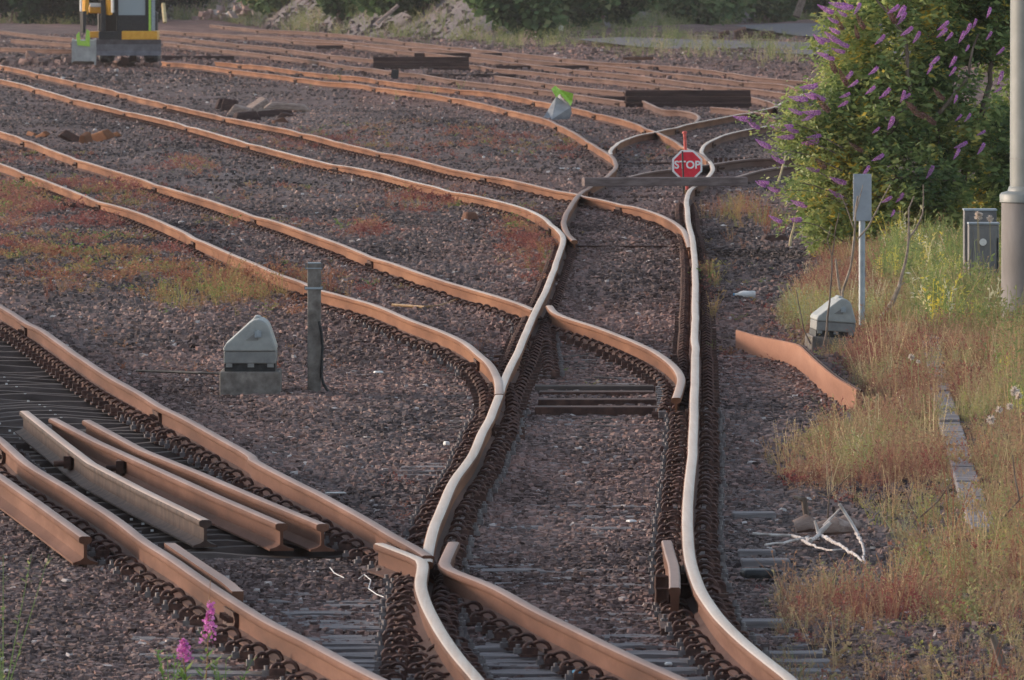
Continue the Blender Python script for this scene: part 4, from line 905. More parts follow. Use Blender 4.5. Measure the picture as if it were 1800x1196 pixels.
for k, (x_, y_, w_, lb) in enumerate(((1325, 905, 80, 'topmost of the weathered boards right of the line'), (1330, 972, 70, 'middle one of the weathered boards right of the line'), (1345, 988, 90, 'widest of the weathered boards right of the line'), (1340, 1095, 80, 'lowest of the weathered boards right of the line'))):
    cpx = w_ / (.2996 * (y_ + 100)); p = P(x_, y_, 0); mb = MB(); mb.box((p.x, p.y, -.008), (cpx, .22, .05), rnd.uniform(-.03, .03)); tag(mb.obj('weathered_board', M['timber'], org=p, bevel=.01), lb, 'board', 'weathered boards beside the line')
slab('charred_log', 1330, 1016, .17, .2, .05, .1, M['black'], 'charred black log on the gravel right of the line', 'log', z=0, bevel=.02)

# ------------------------------------------------------------------ plant templates
def quad_leaf(V, Qq, base, d, L, W, nrm):
    d = d / (np.linalg.norm(d) + 1e-9); sdir = np.cross(d, nrm); sdir /= np.linalg.norm(sdir) + 1e-9
    b = len(V); V += [base, base + d * L * .45 + sdir * W, base + d * L, base + d * L * .45 - sdir * W]; Qq.append((b, b + 1, b + 2, b + 3))
def weed_t(seed, nl=16, spread=.28, stems=3, leaf=.11, tipped=False):
    r_ = np.random.default_rng(seed); V = []; Qq = []
    for s in range(stems):
        lean = r_.normal(0, spread, 2); bx = r_.normal(0, .07, 2); H = r_.uniform(.6, 1)
        for k in range(3):
            z0, z1 = H * k / 3, H * (k + 1) / 3; w = .009 * (1 - k / 4)
            a = np.array([bx[0] + lean[0] * z0 ** 1.4, bx[1] + lean[1] * z0 ** 1.4, z0]); c = np.array([bx[0] + lean[0] * z1 ** 1.4, bx[1] + lean[1] * z1 ** 1.4, z1]); b = len(V)
            V += [a + (w, 0, 0), a - (w, 0, 0), c - (w, 0, 0), c + (w, 0, 0)]; Qq.append((b, b + 1, b + 2, b + 3))
        for k in range(nl // stems):
            z = H * r_.uniform(.15, 1.0); p = np.array([bx[0] + lean[0] * z ** 1.4, bx[1] + lean[1] * z ** 1.4, z]); an = r_.uniform(0, 6.28)
            d = np.array([math.cos(an), math.sin(an), r_.uniform(-.1, 1.3)]); l_ = leaf * r_.uniform(.6, 1.4)
            quad_leaf(V, Qq, p, d, l_, l_ * (.2 if not tipped else .33), np.array([r_.normal(), r_.normal(), 1.]))
    return np.array(V), np.array(Qq)
WT = [weed_t(s, 36, .3, 6, .085) for s in range(10)]
LOW = [weed_t(100 + s, 36, .9, 6, .2, True) for s in range(8)]
TALL = [weed_t(200 + s, 48, .16, 4, .085) for s in range(8)]

def field(name, label, zones, temps, mat, hmin, hmax, seed, ymin, ymax, dens, tone=None, wid=1.0, cat='weeds'):
    """zones: list of (px, py, rx, ry, weight); plants stand on the ground where the zones lie"""
    r_ = np.random.default_rng(seed); hw = .049; n = int((ymax ** 2 - ymin ** 2) * hw * dens)
    y = np.sqrt(r_.uniform(ymin ** 2, ymax ** 2, n)); x = r_.uniform(-hw, hw, n) * y
    px, py = proj(x, y, x * 0); w = np.zeros(n)
    if callable(zones): w = zones(px, py, x, y)
    else:
        for (cx, cy, rx, ry, wt) in zones: w = np.maximum(w, wt * np.exp(-(((px - cx) / rx) ** 2 + ((py - cy) / ry) ** 2) ** 1.5))
    w = w * np.maximum(sstep(.3, .62, fbm(x * 1.6, y * .5, seed, 3)) * 1.25, .45 if callable(zones) else 0)
    k = (r_.random(n) < w) & (raildist(x, y) > .1); x, y, px, py, w = x[k], y[k], px[k], py[k], w[k]
    h = (hmin + (hmax - hmin) * r_.random(len(x)) ** 1.6) * (.55 + .6 * np.clip(w, 0, 1))
    pos = np.stack([x, y, ground_h(x, y) - .01], 1)
    size = np.stack([h * wid, h * wid, h], 1)
    patch = fbm(x * .9, y * .3, seed + 5, 3); r1 = np.clip(r_.normal(.45, .22, len(x)) + (patch - .5) * 1.3, 0, 1)
    tn = np.clip(tone(px, py, patch), 0, 1) if tone else None
    print(name, len(x))
    return tag(scatter(name, temps, pos, size, r_.uniform(0, 6.28, len(x)), r1, mat, tn, tilt=.1), label, cat, kind='stuff')

field('red_weeds', 'low red and orange weeds between the left sidings',
      [(40, 368, 220, 44, 1.3), (130, 345, 160, 28, 1.0), (150, 450, 220, 36, .8), (200, 480, 200, 42, .7), (440, 400, 120, 20, .4), (760, 200, 200, 20, .4), (60, 280, 120, 14, .4), (430, 515, 190, 42, .95), (590, 520, 80, 30, .6), (760, 362, 110, 26, .8), (640, 412, 60, 18, .8), (925, 420, 60, 50, .7), (945, 470, 40, 40, .8), (320, 302, 70, 16, .6), (550, 300, 60, 12, .4), (480, 345, 90, 16, .3),
       (600, 250, 260, 26, .35), (850, 255, 170, 32, .4), (980, 262, 60, 18, .5), (700, 640, 120, 25, .12), (330, 640, 300, 50, .1), (700, 880, 60, 60, .08), (60, 1080, 300, 120, .05), (1240, 510, 18, 60, .9), (1290, 600, 60, 60, .1), (1120, 265, 80, 18, .3), (990, 600, 60, 60, .12), (1150, 560, 40, 40, .12)],
      LOW, M['weed_red'], .05, .16, 41, 60, 215, 26, lambda px, py, pt: .45 * (py > 455) * (px < 620) + .4 * (px > 640) * (pt - .2))
field('orange_weeds', 'taller thin orange and green weeds beside the concrete post and the rails',
      [(430, 520, 170, 36, .9), (310, 545, 60, 22, .7), (120, 520, 60, 20, .6), (500, 535, 60, 22, .7), (200, 470, 120, 30, .35), (955, 455, 30, 50, .5), (1245, 530, 14, 50, 1.0), (1238, 590, 12, 40, .7), (1290, 385, 65, 22, .9), (1340, 400, 60, 20, .7), (290, 1000, 20, 60, .0), (1280, 440, 40, 20, .2), (740, 365, 90, 14, .5), (665, 560, 30, 18, .6), (620, 545, 40, 22, .5), (855, 620, 20, 20, .3)],
      WT, M['weed_red'], .12, .34, 43, 60, 150, 12, lambda px, py, pt: .1 + pt)
edge_y = [430, 470, 500, 560, 600, 640, 720, 770, 800, 850, 885, 950, 1015, 1035, 1080, 1130, 1196]
edge_x = [1400, 1420, 1400, 1350, 1375, 1450, 1510, 1380, 1340, 1350, 1480, 1560, 1560, 1350, 1330, 1380, 1330]
trx = [(540, 1625), (640, 1648), (745, 1668), (850, 1696), (960, 1732)]
def verge(px, py, x, y):
    e = np.interp(py, edge_y, edge_x); w = sstep(-10, 60, px - e) * (py > 420)
    w = w * (1 - .6 * sstep(1085, 1130, py)) * (1 - .45 * (py < 520) * (px < 1600)) * (1 - .4 * np.exp(-((px - 1600) / 130) ** 2 - ((py - 900) / 60) ** 2))
    tc = np.interp(py, [a for a, b in trx], [b for a, b in trx]); wdt = 2 + .011 * py
    w = np.where((np.abs(px - tc) < wdt) & (py > 620) & (py < 905), 0, w)
    w = w * (1 - .85 * np.exp(-((px - 1450) / 60) ** 2 - ((py - 625) / 30) ** 2))
    return w
vt = lambda px, py, pt: sstep(1560, 1660, px) * sstep(620, 540, py) + sstep(.5, .75, pt) * .3
field('verge_weeds', 'orange and green weeds covering the verge at the right', verge, WT, M['weed'], .08, .29, 51, 50, 128, 110, vt)
field('verge_undergrowth', 'fine low orange growth under the verge weeds', verge, LOW, M['weed'], .05, .14, 57, 50, 128, 60, vt)
field('dry_stalks', 'thin dry straw stalks standing among the verge weeds', lambda px, py, x, y: verge(px, py, x, y) * .8, [weed_t(700 + q_, 24, .22, 4, .05) for q_ in range(6)], m_attr('straw_stalk', [(0, (.3, .12, .08)), (.3, (.42, .26, .14)), (.7, (.56, .42, .24)), (1, (.64, .54, .36))], .9, .1, .25), .18, .42, 63, 50, 125, 9)
field('line_weeds', 'sparse small weeds in the gravel right of the line', lambda px, py, x, y: .35 * (px > 1265) * (px < 1480) * (py > 440) * (py < 760) + .2 * (px > 1270) * (px < 1560) * (py >= 760), LOW, M['weed_red'], .04, .12, 64, 50, 125, 14)
field('tall_green_weeds', 'tall yellow-green flowering weeds around the cabinets and mast',
      lambda px, py, x, y: np.maximum.reduce([np.exp(-(((px - 1690) / 90) ** 2 + ((py - 575) / 38) ** 2) ** 2), .8 * np.exp(-(((px - 1780) / 60) ** 2 + ((py - 620) / 45) ** 2) ** 2), .8 * np.exp(-(((px - 1590) / 60) ** 2 + ((py - 500) / 40) ** 2) ** 2), .55 * sstep(1560, 1640, px) * np.exp(-((py - 480) / 50) ** 2), .35 * sstep(1720, 1780, px) * (py < 800) * (py > 500)]),
      TALL, M['weed'], .22, .55, 61, 80, 130, 40, lambda px, py, pt: .75 + pt * .3)
field('far_grass', 'pale green grass along the far road and bank foot', [(1250, 92, 160, 14, 1), (1050, 66, 250, 14, .9), (1250, 52, 200, 9, .6), (950, 70, 90, 18, .9), (740, 60, 80, 20, .35), (1360, 105, 60, 16, 1), (1350, 60, 70, 12, .6), (600, 150, 80, 8, .12), (740, 172, 60, 9, .3)],
      WT, M['grass'], .25, .7, 71, 215, 440, 1.1, cat='grass', wid=1.3)

# ------------------------------------------------------------------ foliage masses
def leaf_t(seed, n=5, L=.5, W=.11):
    r_ = np.random.default_rng(seed); V = []; Qq = []
    for k in range(n):
        d = r_.normal(0, 1, 3); d[2] = d[2] * .5 - .25; quad_leaf(V, Qq, r_.normal(0, .22, 3), d, L * r_.uniform(.7, 1.3), W * r_.uniform(.7, 1.3), r_.normal(0, 1, 3) + np.array([0, 0, .5]))
    return np.array(V), np.array(Qq)
LT = [leaf_t(300 + s) for s in range(10)]
BT = [leaf_t(400 + s, 6, .55, .22) for s in range(8)]
def lobes_pts(lobes, n, r_, shell=.55):
    vol = np.array([l[3] * l[4] * l[5] for l in lobes]) ** .75; pick = r_.choice(len(lobes), n, p=vol / vol.sum()); L = np.array(lobes)[pick]
    d = r_.normal(0, 1, (n, 3)); d /= np.linalg.norm(d, axis=1)[:, None]; rr = (shell + (1 - shell) * r_.random(n)) ** .6
    rr *= 1 + .22 * (fbm(d[:, 0] * 3 + L[:, 0] * 3, d[:, 2] * 3 + L[:, 2] * 2, 3, 3) - .5) * 2
    return L[:, :3] + d * rr[:, None] * L[:, 3:6]

# the flowering bush
BY = P(1600, 452, .03).y
e = empty('buddleia_bush', P(1600, 452, .03), 'big green bush with purple flower spikes beside the mast', 'bush')
def lobe(x, y, rxp, ryp, dY, dep): c = PY(x, y, BY + dY); s = F / (BY + dY); return (c.x, c.y, c.z, rxp / s, dep, ryp / s)
LB = [lobe(1590, 60, 130, 120, 0, 1.1), lobe(1690, 30, 130, 130, .5, 1.2), lobe(1560, 190, 130, 100, -.2, 1.1), lobe(1470, 250, 85, 60, -.3, .7), lobe(1480, 360, 85, 62, -.3, .8), lobe(1600, 300, 130, 100, -.5, 1.0),
      lobe(1700, 200, 120, 120, 0, 1.2), lobe(1690, 330, 120, 90, .1, 1.0), lobe(1530, 390, 100, 62, -.5, .8), lobe(1640, 400, 110, 50, -.2, .9), lobe(1800, 150, 130, 200, .8, 1.3), lobe(1500, 120, 60, 70, 0, .6), lobe(1600, -90, 150, 120, .3, 1.3), lobe(1750, -80, 160, 140, .6, 1.3), lobe(1800, 350, 100, 110, 1.0, 1.0), lobe(1850, -100, 120, 200, .8, 1.2)]
r_ = np.random.default_rng(5); n_l = 30000
pp = lobes_pts(LB, n_l, r_, .35); pp = pp[(pp[:, 2] > .05) & (fbm(pp[:, 0] * 2.6 + pp[:, 1] * .9, pp[:, 2] * 2.6, 404, 3) > .41)]
patch = fbm(pp[:, 0] * 2.2, pp[:, 2] * 2.2, 9, 3)
r1 = np.clip(r_.normal(.42, .2, len(pp)) + (patch - .5) * 1.1, 0, 1); r1 = np.where((r_.random(len(pp)) < .03), .97, r1)
scatter('foliage', LT, pp, r_.uniform(.1, .22, len(pp)), r_.uniform(0, 6.28, len(pp)), r1, M['leaf'], tilt=.5, parent=e, org=tuple(e.location))
for (pts, r0, r1_) in (([(1600, 452), (1590, 350), (1560, 250), (1490, 180), (1450, 160)], .05, .01), ([(1620, 452), (1640, 330), (1650, 200), (1640, 60), (1620, -80)], .06, .02), ([(1640, 452), (1690, 330), (1730, 180), (1760, 0)], .05, .02), ([(1580, 452), (1530, 400), (1470, 350), (1400, 300)], .035, .008),
                       ([(1560, 240), (1600, 180), (1590, 60), (1540, 0)], .03, .012), ([(1540, 320), (1600, 312), (1680, 318)], .018, .01), ([(1650, 200), (1700, 140), (1720, 60)], .025, .01), ([(1590, 350), (1560, 350), (1500, 330)], .02, .01)):
    A, s = resample([PY(a, b, BY - (.0 if r0 > .03 else .9)) for a, b in pts], .15); A[1:-1] += rng.normal(0, .015, (len(A) - 2, 3)); mb = MB()
    mb.tube([Vector(q_) for q_ in A], list(np.linspace(r0, r1_, len(A))), 7); mb.obj('branch', M['bark'], e, e.location, smooth=True)
# loose outer sprays of leaves on the left side
sp = []
for (x_, y_, x2, y2) in ((1480, 150, 1425, 70), (1470, 250, 1392, 195), (1470, 280, 1385, 230), (1480, 340, 1395, 300), (1450, 170, 1380, 178), (1470, 210, 1352, 250), (1480, 310, 1372, 345), (1480, 370, 1410, 425), (1490, 90, 1432, 40), (1460, 255, 1340, 215), (1480, 400, 1425, 440), (1390, 195, 1375, 260), (1500, 60, 1455, 20)):
    for k in range(75): u = rnd.random() ** 1.3; q_ = PY(x_ + (x2 - x_) * u + rnd.gauss(0, 5 + 5 * (1 - u)), y_ + (y2 - y_) * u + 26 * (u * u - u) + rnd.gauss(0, 6 + 9 * (1 - u)), BY - .6 + rnd.uniform(-.2, .2)); sp.append(tuple(q_))
sp = np.array(sp); scatter('foliage', LT, sp, r_.uniform(.09, .17, len(sp)), r_.uniform(0, 6.28, len(sp)), np.clip(r_.normal(.6, .15, len(sp)), 0, 1), M['leaf'], tilt=.5, parent=e, org=tuple(e.location))
for pts in ([(1480, 260), (1420, 225), (1360, 208), (1322, 210)], [(1470, 270), (1400, 238), (1337, 226)], [(1480, 300), (1420, 272), (1357, 260)], [(1490, 350), (1420, 322), (1350, 326)], [(1490, 360), (1430, 336), (1372, 334)], [(1490, 430), (1430, 392), (1376, 390)], [(1480, 330), (1430, 295), (1380, 286)]):
    A, s = resample([PY(a, b, BY - 1.1) for a, b in pts], .12); mb = MB(); mb.tube([Vector(q_) for q_ in A], list(np.linspace(.009, .003, len(A))), 5); mb.obj('branch', M['bark'], e, e.location)
    nl = len(A) * 5; q_ = A[rng.integers(0, len(A), nl)] + rng.normal(0, .05, (nl, 3)); scatter('foliage', LT, q_, rng.uniform(.07, .14, nl), rng.uniform(0, 6, nl), np.clip(rng.normal(.6, .15, nl), 0, 1), M['leaf'], tilt=.5, parent=e, org=tuple(e.location))
# flower spikes
def spike_mesh(k, mat):
    r_ = np.random.default_rng(900 + k); n = 90; V = []; Qq = []; A = []
    for i in range(n):
        t_ = i / n; rad = .155 * (math.sin(math.pi * min(t_ * .85 + .18, 1)) ** .8); an = i * 2.4
        c = np.array([rad * math.cos(an) * .9, rad * math.sin(an) * .9, t_ - .0 * t_]) + np.array([.22 * t_ * t_, 0, 0]); s = .075 * (1.15 - .6 * t_)
        d = np.array([math.cos(an), math.sin(an), .4]); quad_leaf(V, Qq, c - d * s * .5, d, s * 1.7, s * .75, r_.normal(0, 1, 3)); A += [r_.random()] * 4
        quad_leaf(V, Qq, c - d * s * .3, np.cross(d, [0, 0, 1.]) + d * .2, s * 1.3, s * .7, d); A += [r_.random()] * 4
    return npmesh('flower_spike', np.array(V), np.array(Qq), mat, {'r1': np.array(A)})
SPK = [spike_mesh(k, M['spike']) for k in range(4)]; SPO = [spike_mesh(k + 4, M['spike_old']) for k in range(2)]
spots = [(1465, 22, -1), (1473, 40, -1), (1488, 28, -1), (1500, 12, -1), (1475, 58, -1), (1459, 72, -1), (1482, 52, 1), (1455, 98, -1), (1467, 104, -1), (1492, 82, -1), (1485, 92, -1), (1510, 68, 1), (1520, 50, 1), (1448, 76, -1), (1580, 10, 0), (1592, 22, 0), (1575, 40, 1), (1604, 48, 0), (1617, 56, 0), (1555, 62, 0),
         (1667, 38, 0), (1674, 58, 0), (1664, 50, 0), (1706, 42, 0), (1716, 34, 0), (1695, 55, 0), (1741, 14, 0), (1743, 56, 0), (1765, 84, 0), (1703, 80, 0), (1650, 100, 0), (1638, 115, 0), (1680, 118, 0), (1762, 126, 0), (1760, 155, 0), (1543, 118, 0), (1498, 126, 0), (1508, 142, 0), (1490, 150, 1), (1470, 128, 1),
         (1437, 150, -1), (1420, 175, -1), (1436, 172, -1), (1450, 176, -1), (1410, 200, -1), (1430, 202, 0), (1442, 198, -1), (1458, 196, 1), (1393, 222, -1), (1403, 232, -1), (1380, 228, -1), (1396, 240, -1), (1438, 248, -1), (1443, 238, -1), (1320, 210, -1), (1335, 226, -1), (1355, 260, -1), (1378, 286, -1), (1346, 328, -1), (1352, 322, -1),
         (1370, 334, -1), (1440, 300, -1), (1452, 296, 1), (1490, 178, 0), (1494, 164, 0), (1538, 152, 0), (1590, 160, 0), (1600, 165, 0), (1564, 156, 0), (1610, 192, 1), (1570, 206, -1), (1625, 206, 1), (1660, 175, 1), (1682, 168, 0), (1706, 200, 0), (1690, 202, 0), (1732, 230, 0), (1553, 272, 0), (1528, 292, 0), (1516, 266, 1), (1546, 224, 0),
         (1481, 348, -1), (1487, 322, -1), (1567, 346, 0), (1588, 340, 0), (1572, 370, 0), (1640, 292, 0), (1686, 262, 0), (1730, 252, 0), (1645, 218, 1), (1700, 250, 0), (1590, 12, -1), (1680, 100, 0), (1408, 386, -1), (1374, 390, -1), (1418, 362, -1), (1490, 10, -1), (1512, 6, -1), (1477, 75, -1)]
for i, (x_, y_, dr) in enumerate(spots[:100]):
    old = dr == 1; me = rnd.choice(SPO if old else SPK); o = link('flower_spike', me, e)
    dd = -1.0 if x_ < 1500 else -1.4
    q_ = PY(x_, y_, BY + dd - rnd.uniform(0, .25)); o.location = q_ - e.location
    L_ = rnd.uniform(.13, .22) * (1 if dr else .75); o.scale = (L_ * .8, L_ * .8, L_)
    an = {-1: rnd.uniform(-1.9, -1.1), 1: rnd.uniform(-1.3, -.5), 0: rnd.uniform(-2.6, -2.0)}[dr]
    if x_ > 1500 and dr <= 0: an = rnd.uniform(-2.9, -2.2)
    o.rotation_euler = (rnd.uniform(-.5, .5), an, rnd.uniform(-.5, .5))

# ------------------------------------------------------------------ far bank, road, bushes and heaps
ry0, ry1 = P(1200, 88, -.2).y, P(1200, 70, -.2).y
n = N('road_grit'); n.set(n.ramp(n.noise(6, 5), [(.3, (.075, .068, .075)), (.7, (.125, .115, .122))]), .9); M['road'] = n.mat
mb = MB()
for (A_) in ([(1010, 78), (1120, 92), (1250, 99), (1460, 108), (1700, 116), (1700, 82), (1430, 84), (1250, 80), (1100, 74)], [(1290, 48), (1330, 56), (1400, 66), (1480, 72), (1700, 78), (1700, 50), (1400, 44)]):
    W = []
    for a, b in A_: p = P(a, b, -.1); W.append((p.x, p.y, 0))
    zz = float(ground_h(np.array([w_[0] for w_ in W]), np.array([w_[1] for w_ in W])).max()) + .03
    mb.add([(w_[0], w_[1], zz) for w_ in W], [tuple(range(len(W)))])
tag(mb.obj('road', M['road']), 'grey grit road behind the tracks', 'road', kind='structure')

# the bank: terrain rising behind the yard
bx = np.linspace(-60, 60, 160); by = np.linspace(0, 1, 60)
toe_px = [0, 140, 300, 380, 600, 880, 1000, 1300, 1450, 1800]; toe_py = [48, 50, 40, 42, 72, 84, 62, 46, 40, 40]
def toeY(x):
    out = []
    for xx in x:
        yy = 400.0
        for _ in range(6):
            px_ = 900 + F * xx / yy; pyv = np.interp(px_, toe_px, toe_py); yy = P(900, pyv, -.25).y
        out.append(yy)
    return np.array(out)
ty = toeY(bx); BX = np.broadcast_to(bx[:, None], (160, 60)); BYy = ty[:, None] + by[None, :] * 110
prof_ = by ** 1.15
amp = 5 + 5 * (fbm(bx * .12, bx * 0, 44, 3) - .5) * 2
BZ = -.35 + prof_[None, :] * (amp[:, None] + 3) * (.7 + .6 * fbm(BX * .3, BYy * .08, 45, 4)) + .25 * (fbm(BX * .9, BYy * .25, 46, 3) - .5) * (prof_[None, :] > .01)
for (cx_px, wd_, hh) in ((820, 1.6, 2.2), (1080, 1.4, 1.2), (420, 2.0, .8), (680, 1.5, 1.0)):
    cxw = PY(cx_px, 50, 400).x; BZ += hh * np.exp(-((BX - cxw) / wd_) ** 2) * np.minimum(prof_[None, :] * 5, 1) * .8
idx = np.arange(160 * 60).reshape(160, 60); Q = np.stack([idx[:-1, :-1], idx[1:, :-1], idx[1:, 1:], idx[:-1, 1:]], -1).reshape(-1, 4)
n = N('bank_earth'); f = n.noise(.7, 6, n.coord((1, .4, 1))); f2 = n.noise(9, 5)
n.set(n.mix(.5, n.ramp(f, [(.3, (.085, .07, .072)), (.5, (.13, .105, .105)), (.7, (.19, .15, .15))]), n.ramp(f2, [(.3, (.05, .045, .045)), (.7, (.3, .26, .26))])), .95); n.bump(f2, .8, .08); M['bank'] = n.mat
tag(link('earth_bank', npmesh('earth_bank', np.stack([BX, BYy, BZ], -1).reshape(-1, 3), Q, M['bank'], smooth=True)), 'stony earth bank rising behind the yard', 'bank', kind='structure')
def bank_z(x, y):
    i = int(np.clip(np.searchsorted(bx, x) - 1, 0, 158)); t_ = (y - ty[i]) / 110
    return float(np.interp(t_, by, BZ[i])) if t_ > 0 else -.25
def bank_hit(px, yb):
    Yc = 330.0
    while Yc < 620:
        q_ = PY(px, yb, Yc)
        if q_.z <= bank_z(q_.x, Yc) + .02: return q_
        Yc += .4
    return PY(px, yb, 500)
def far_bush(px, yb, w, h, label, mat='leaf_far', n=900, dY=0, name='bush', cat='bush', group='bushes on the far bank', trunk=False):
    """w, h in metres, yb the row of its foot"""
    c = bank_hit(px, yb); Yb = c.y; z0 = c.z
    e = empty(name, (c.x, Yb, z0), label, cat, group); r_ = np.random.default_rng(int(px * 7 + yb)); lob = []
    for k in range(7): lob.append((c.x + r_.normal(0, w * .28), Yb + r_.normal(0, .6), z0 + h * r_.uniform(.25, .7), w * r_.uniform(.25, .4), w * .3, h * r_.uniform(.25, .4)))
    pp = lobes_pts(lob, n, r_, .3); pp = pp[pp[:, 2] > z0 - .1]
    patch = fbm(pp[:, 0] * 1.3, pp[:, 2] * 1.3, 9, 3)
    scatter('foliage', BT, pp, r_.uniform(.35, .7, len(pp)), r_.uniform(0, 6.28, len(pp)), np.clip(r_.normal(.45, .2, len(pp)) + (patch - .5), 0, 1), M[mat], tilt=.4, parent=e, org=tuple(e.location))
    for k in range(3):
        mb = MB(); a = Vector((c.x + r_.normal(0, w * .06), Yb, z0 - .1)); b = a + Vector((r_.normal(0, w * .15), 0, h * .8)); mb.tube([a, (a + b) / 2 + Vector((.1, 0, 0)), b], [.07, .05, .02], 6); mb.obj('stem', M['bark'], e, e.location)
    return e
BU = [(20, 46, 3.2, 4.5, 'dark tree mass at the top left corner', 'leaf_shaded', 1300), (85, 47, 3.0, 4.5, 'dark tree just left of the excavator arm', 'leaf_shaded', 1300), (150, 46, 3.0, 4.5, 'dark tree behind the excavator arm', 'leaf_shaded', 900), (235, 40, 3.0, 4.0, 'dark tree behind the excavator cab', 'leaf_shaded', 900), (315, 26, 2.4, 3.5, 'dark bush right of the excavator cab', 'leaf_shaded', 700),
      (500, 14, 2.2, 2.0, 'small green bush above the white drum', 'leaf_far', 500), (600, 48, 2.4, 2.4, 'green bush left of the pale leaning pole', 'leaf_far', 800), (640, 22, 2.4, 2.2, 'green bush behind the pale leaning pole', 'leaf_far', 600), (745, 18, 2.8, 2.4, 'dark green bush left of the bare spoil slope', 'leaf_far', 800),
      (915, 58, 2.0, 2.6, 'tall pale green bush right of the bare spoil slope', 'leaf_far', 800), (1000, 42, 2.6, 2.4, 'dark green bush above the white box', 'leaf_far', 900), (1060, 40, 2.6, 2.6, 'broad dark green bush in the middle of the bank', 'leaf_far', 900), (1190, 38, 3.0, 2.0, 'low bush left of the grit road end', 'leaf_far', 700),
      (1270, 36, 2.6, 2.6, 'green bush above the curled iron scrap', 'leaf_far', 800), (1345, 40, 2.6, 2.6, 'grey green bush above the far road', 'leaf_far', 800), (1430, 40, 2.8, 3.0, 'bush at the top right beside the flowering bush', 'leaf_far', 800), (1510, 40, 2.6, 3.0, 'bush behind the flowering bush', 'leaf_far', 500)]
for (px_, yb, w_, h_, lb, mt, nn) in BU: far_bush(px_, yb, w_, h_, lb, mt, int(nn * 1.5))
def rod(name, a, b, Y, r_, mat, label, cat):
    p, q_ = PY(*a, Y), PY(*b, Y + .3); mb = MB(); mb.tube([p, q_], r_, 7); tag(mb.obj(name, mat, org=p), label, cat)
rod('leaning_pole', (662, 42), (700, 10), 392, .07, M['timber_pale'], 'pale pole leaning on the far bank', 'pole')
rod('dead_tree', (1400, 30), (1418, -20), 470, .16, M['bark'], 'dark leaning dead tree at the top right', 'tree')
rod('yellow_post', (290, 40), (287, 7), 330, .06, M['straw'], 'short pale yellow post right of the excavator', 'post')
Yq = P(1310, 78, -.2).y
e = empty('scrap_heap', P(1310, 78, -.2), 'curled heap of rusty iron scrap in the grass by the far road', 'scrap heap')
for k, (a, b, rr) in enumerate((((1268, 78), (1282, 57), .1), ((1300, 76), (1312, 56), .2), ((1312, 76), (1326, 62), .16), ((1336, 75), (1360, 62), .16), ((1348, 76), (1366, 66), .13))):
    p, q_ = PY(*a, Yq), PY(*b, Yq); m_ = (p + q_) / 2 + Vector((-.15, 0, .15)); mb = MB(); mb.tube([p, m_, q_], rr, 7); mb.obj('iron_piece', M['rust_dark'], e, e.location)
for (x_, y_, w_, lb) in ((400, 40, 4, 'grey rubble left of the white drum'), (455, 30, 3, 'grey rubble right behind the white drum')):
    c = bank_hit(x_, y_); z = c.z; nn = 40; r_ = np.random.default_rng(x_)
    pos = np.stack([c.x + r_.normal(0, .7, nn), c.y + r_.normal(0, .8, nn), z + .1 + np.abs(r_.normal(0, .22, nn))], 1)
    tag(scatter('rubble', ST, pos, r_.uniform(.15, .4, nn), r_.uniform(0, 6, nn), np.clip(r_.uniform(.9, 1, nn), 0, 1), M['stone'], np.zeros(nn), tilt=.3), lb, 'rubble', kind='stuff')

# scrub and loose stone over the bank
r_ = np.random.default_rng(77); nn = 26000
ii = r_.integers(0, 159, nn); fx = r_.random(nn); tv = r_.random(nn) ** 1.5 * .5
X_ = bx[ii] + (bx[ii + 1] - bx[ii]) * fx; Y_ = ty[ii] + (ty[ii + 1] - ty[ii]) * fx + tv * 110
jj = np.clip((tv * 59).astype(int), 0, 58); ft = tv * 59 - jj; Z_ = (BZ[ii, jj] * (1 - ft) + BZ[ii, jj + 1] * ft) * (1 - fx) + (BZ[ii + 1, jj] * (1 - ft) + BZ[ii + 1, jj + 1] * ft) * fx
px_, py_ = proj(X_, Y_, Z_); ok = (py_ > -60) & (px_ > -60) & (px_ < 1560); gr = fbm(X_ * .35, Y_ * .12, 99, 3)
g_ok = ok & (gr + .15 * sstep(500, 1000, px_) > .5 + .12 * r_.normal(0, 1, nn)) & (r_.random(nn) < .7)
pos = np.stack([X_, Y_, Z_], 1)
hh = r_.uniform(.2, .75, g_ok.sum())
tag(scatter('bank_scrub', WT, pos[g_ok], np.stack([hh * 1.6, hh * 1.6, hh], 1), r_.uniform(0, 6, g_ok.sum()), np.clip(r_.normal(.35, .25, g_ok.sum()) + (gr[g_ok] - .5), 0, 1), M['grass'], tilt=.1), 'rough green scrub growing over the far bank', 'scrub', kind='stuff')
s_ok = ok & ~g_ok; ns = s_ok.sum()
tag(scatter('bank_stones', ST, pos[s_ok], r_.uniform(.08, .4, ns) ** 1.3, r_.uniform(0, 6, ns), r_.uniform(0, .62, ns), M['stone'], r_.uniform(0, .5, ns), tilt=.3), 'loose stones and clods over the far bank', 'stones', kind='stuff')

# ------------------------------------------------------------------ excavator
EY = P(215, 116, 0).y; s = F / EY
e = empty('mini_excavator', PY(220, 110, EY), 'yellow compact excavator with a dozer blade and a lime green bucket hitch', 'excavator')
e.location.z = 0
def ex(name, x0, y0, x1, y1, d0, d1, mat, bevel=.02, taper=1.):
    a, b = PY(x0, y1, EY), PY(x1, y0, EY); mb = MB(); mb.box(((a.x + b.x) / 2, EY + (d0 + d1) / 2, (a.z + b.z) / 2), (b.x - a.x, d1 - d0, b.z - a.z), taper=taper); return mb.obj(name, mat, e, e.location, bevel=bevel)
gz = PY(0, 112, EY).z
for (x0, x1) in ((172, 196), (252, 277)): ex('crawler_track', x0, 80, x1, 111, .6, 2.9, M['black'], .12)
ex('undercarriage', 190, 84, 258, 96, .8, 2.6, M['black'])
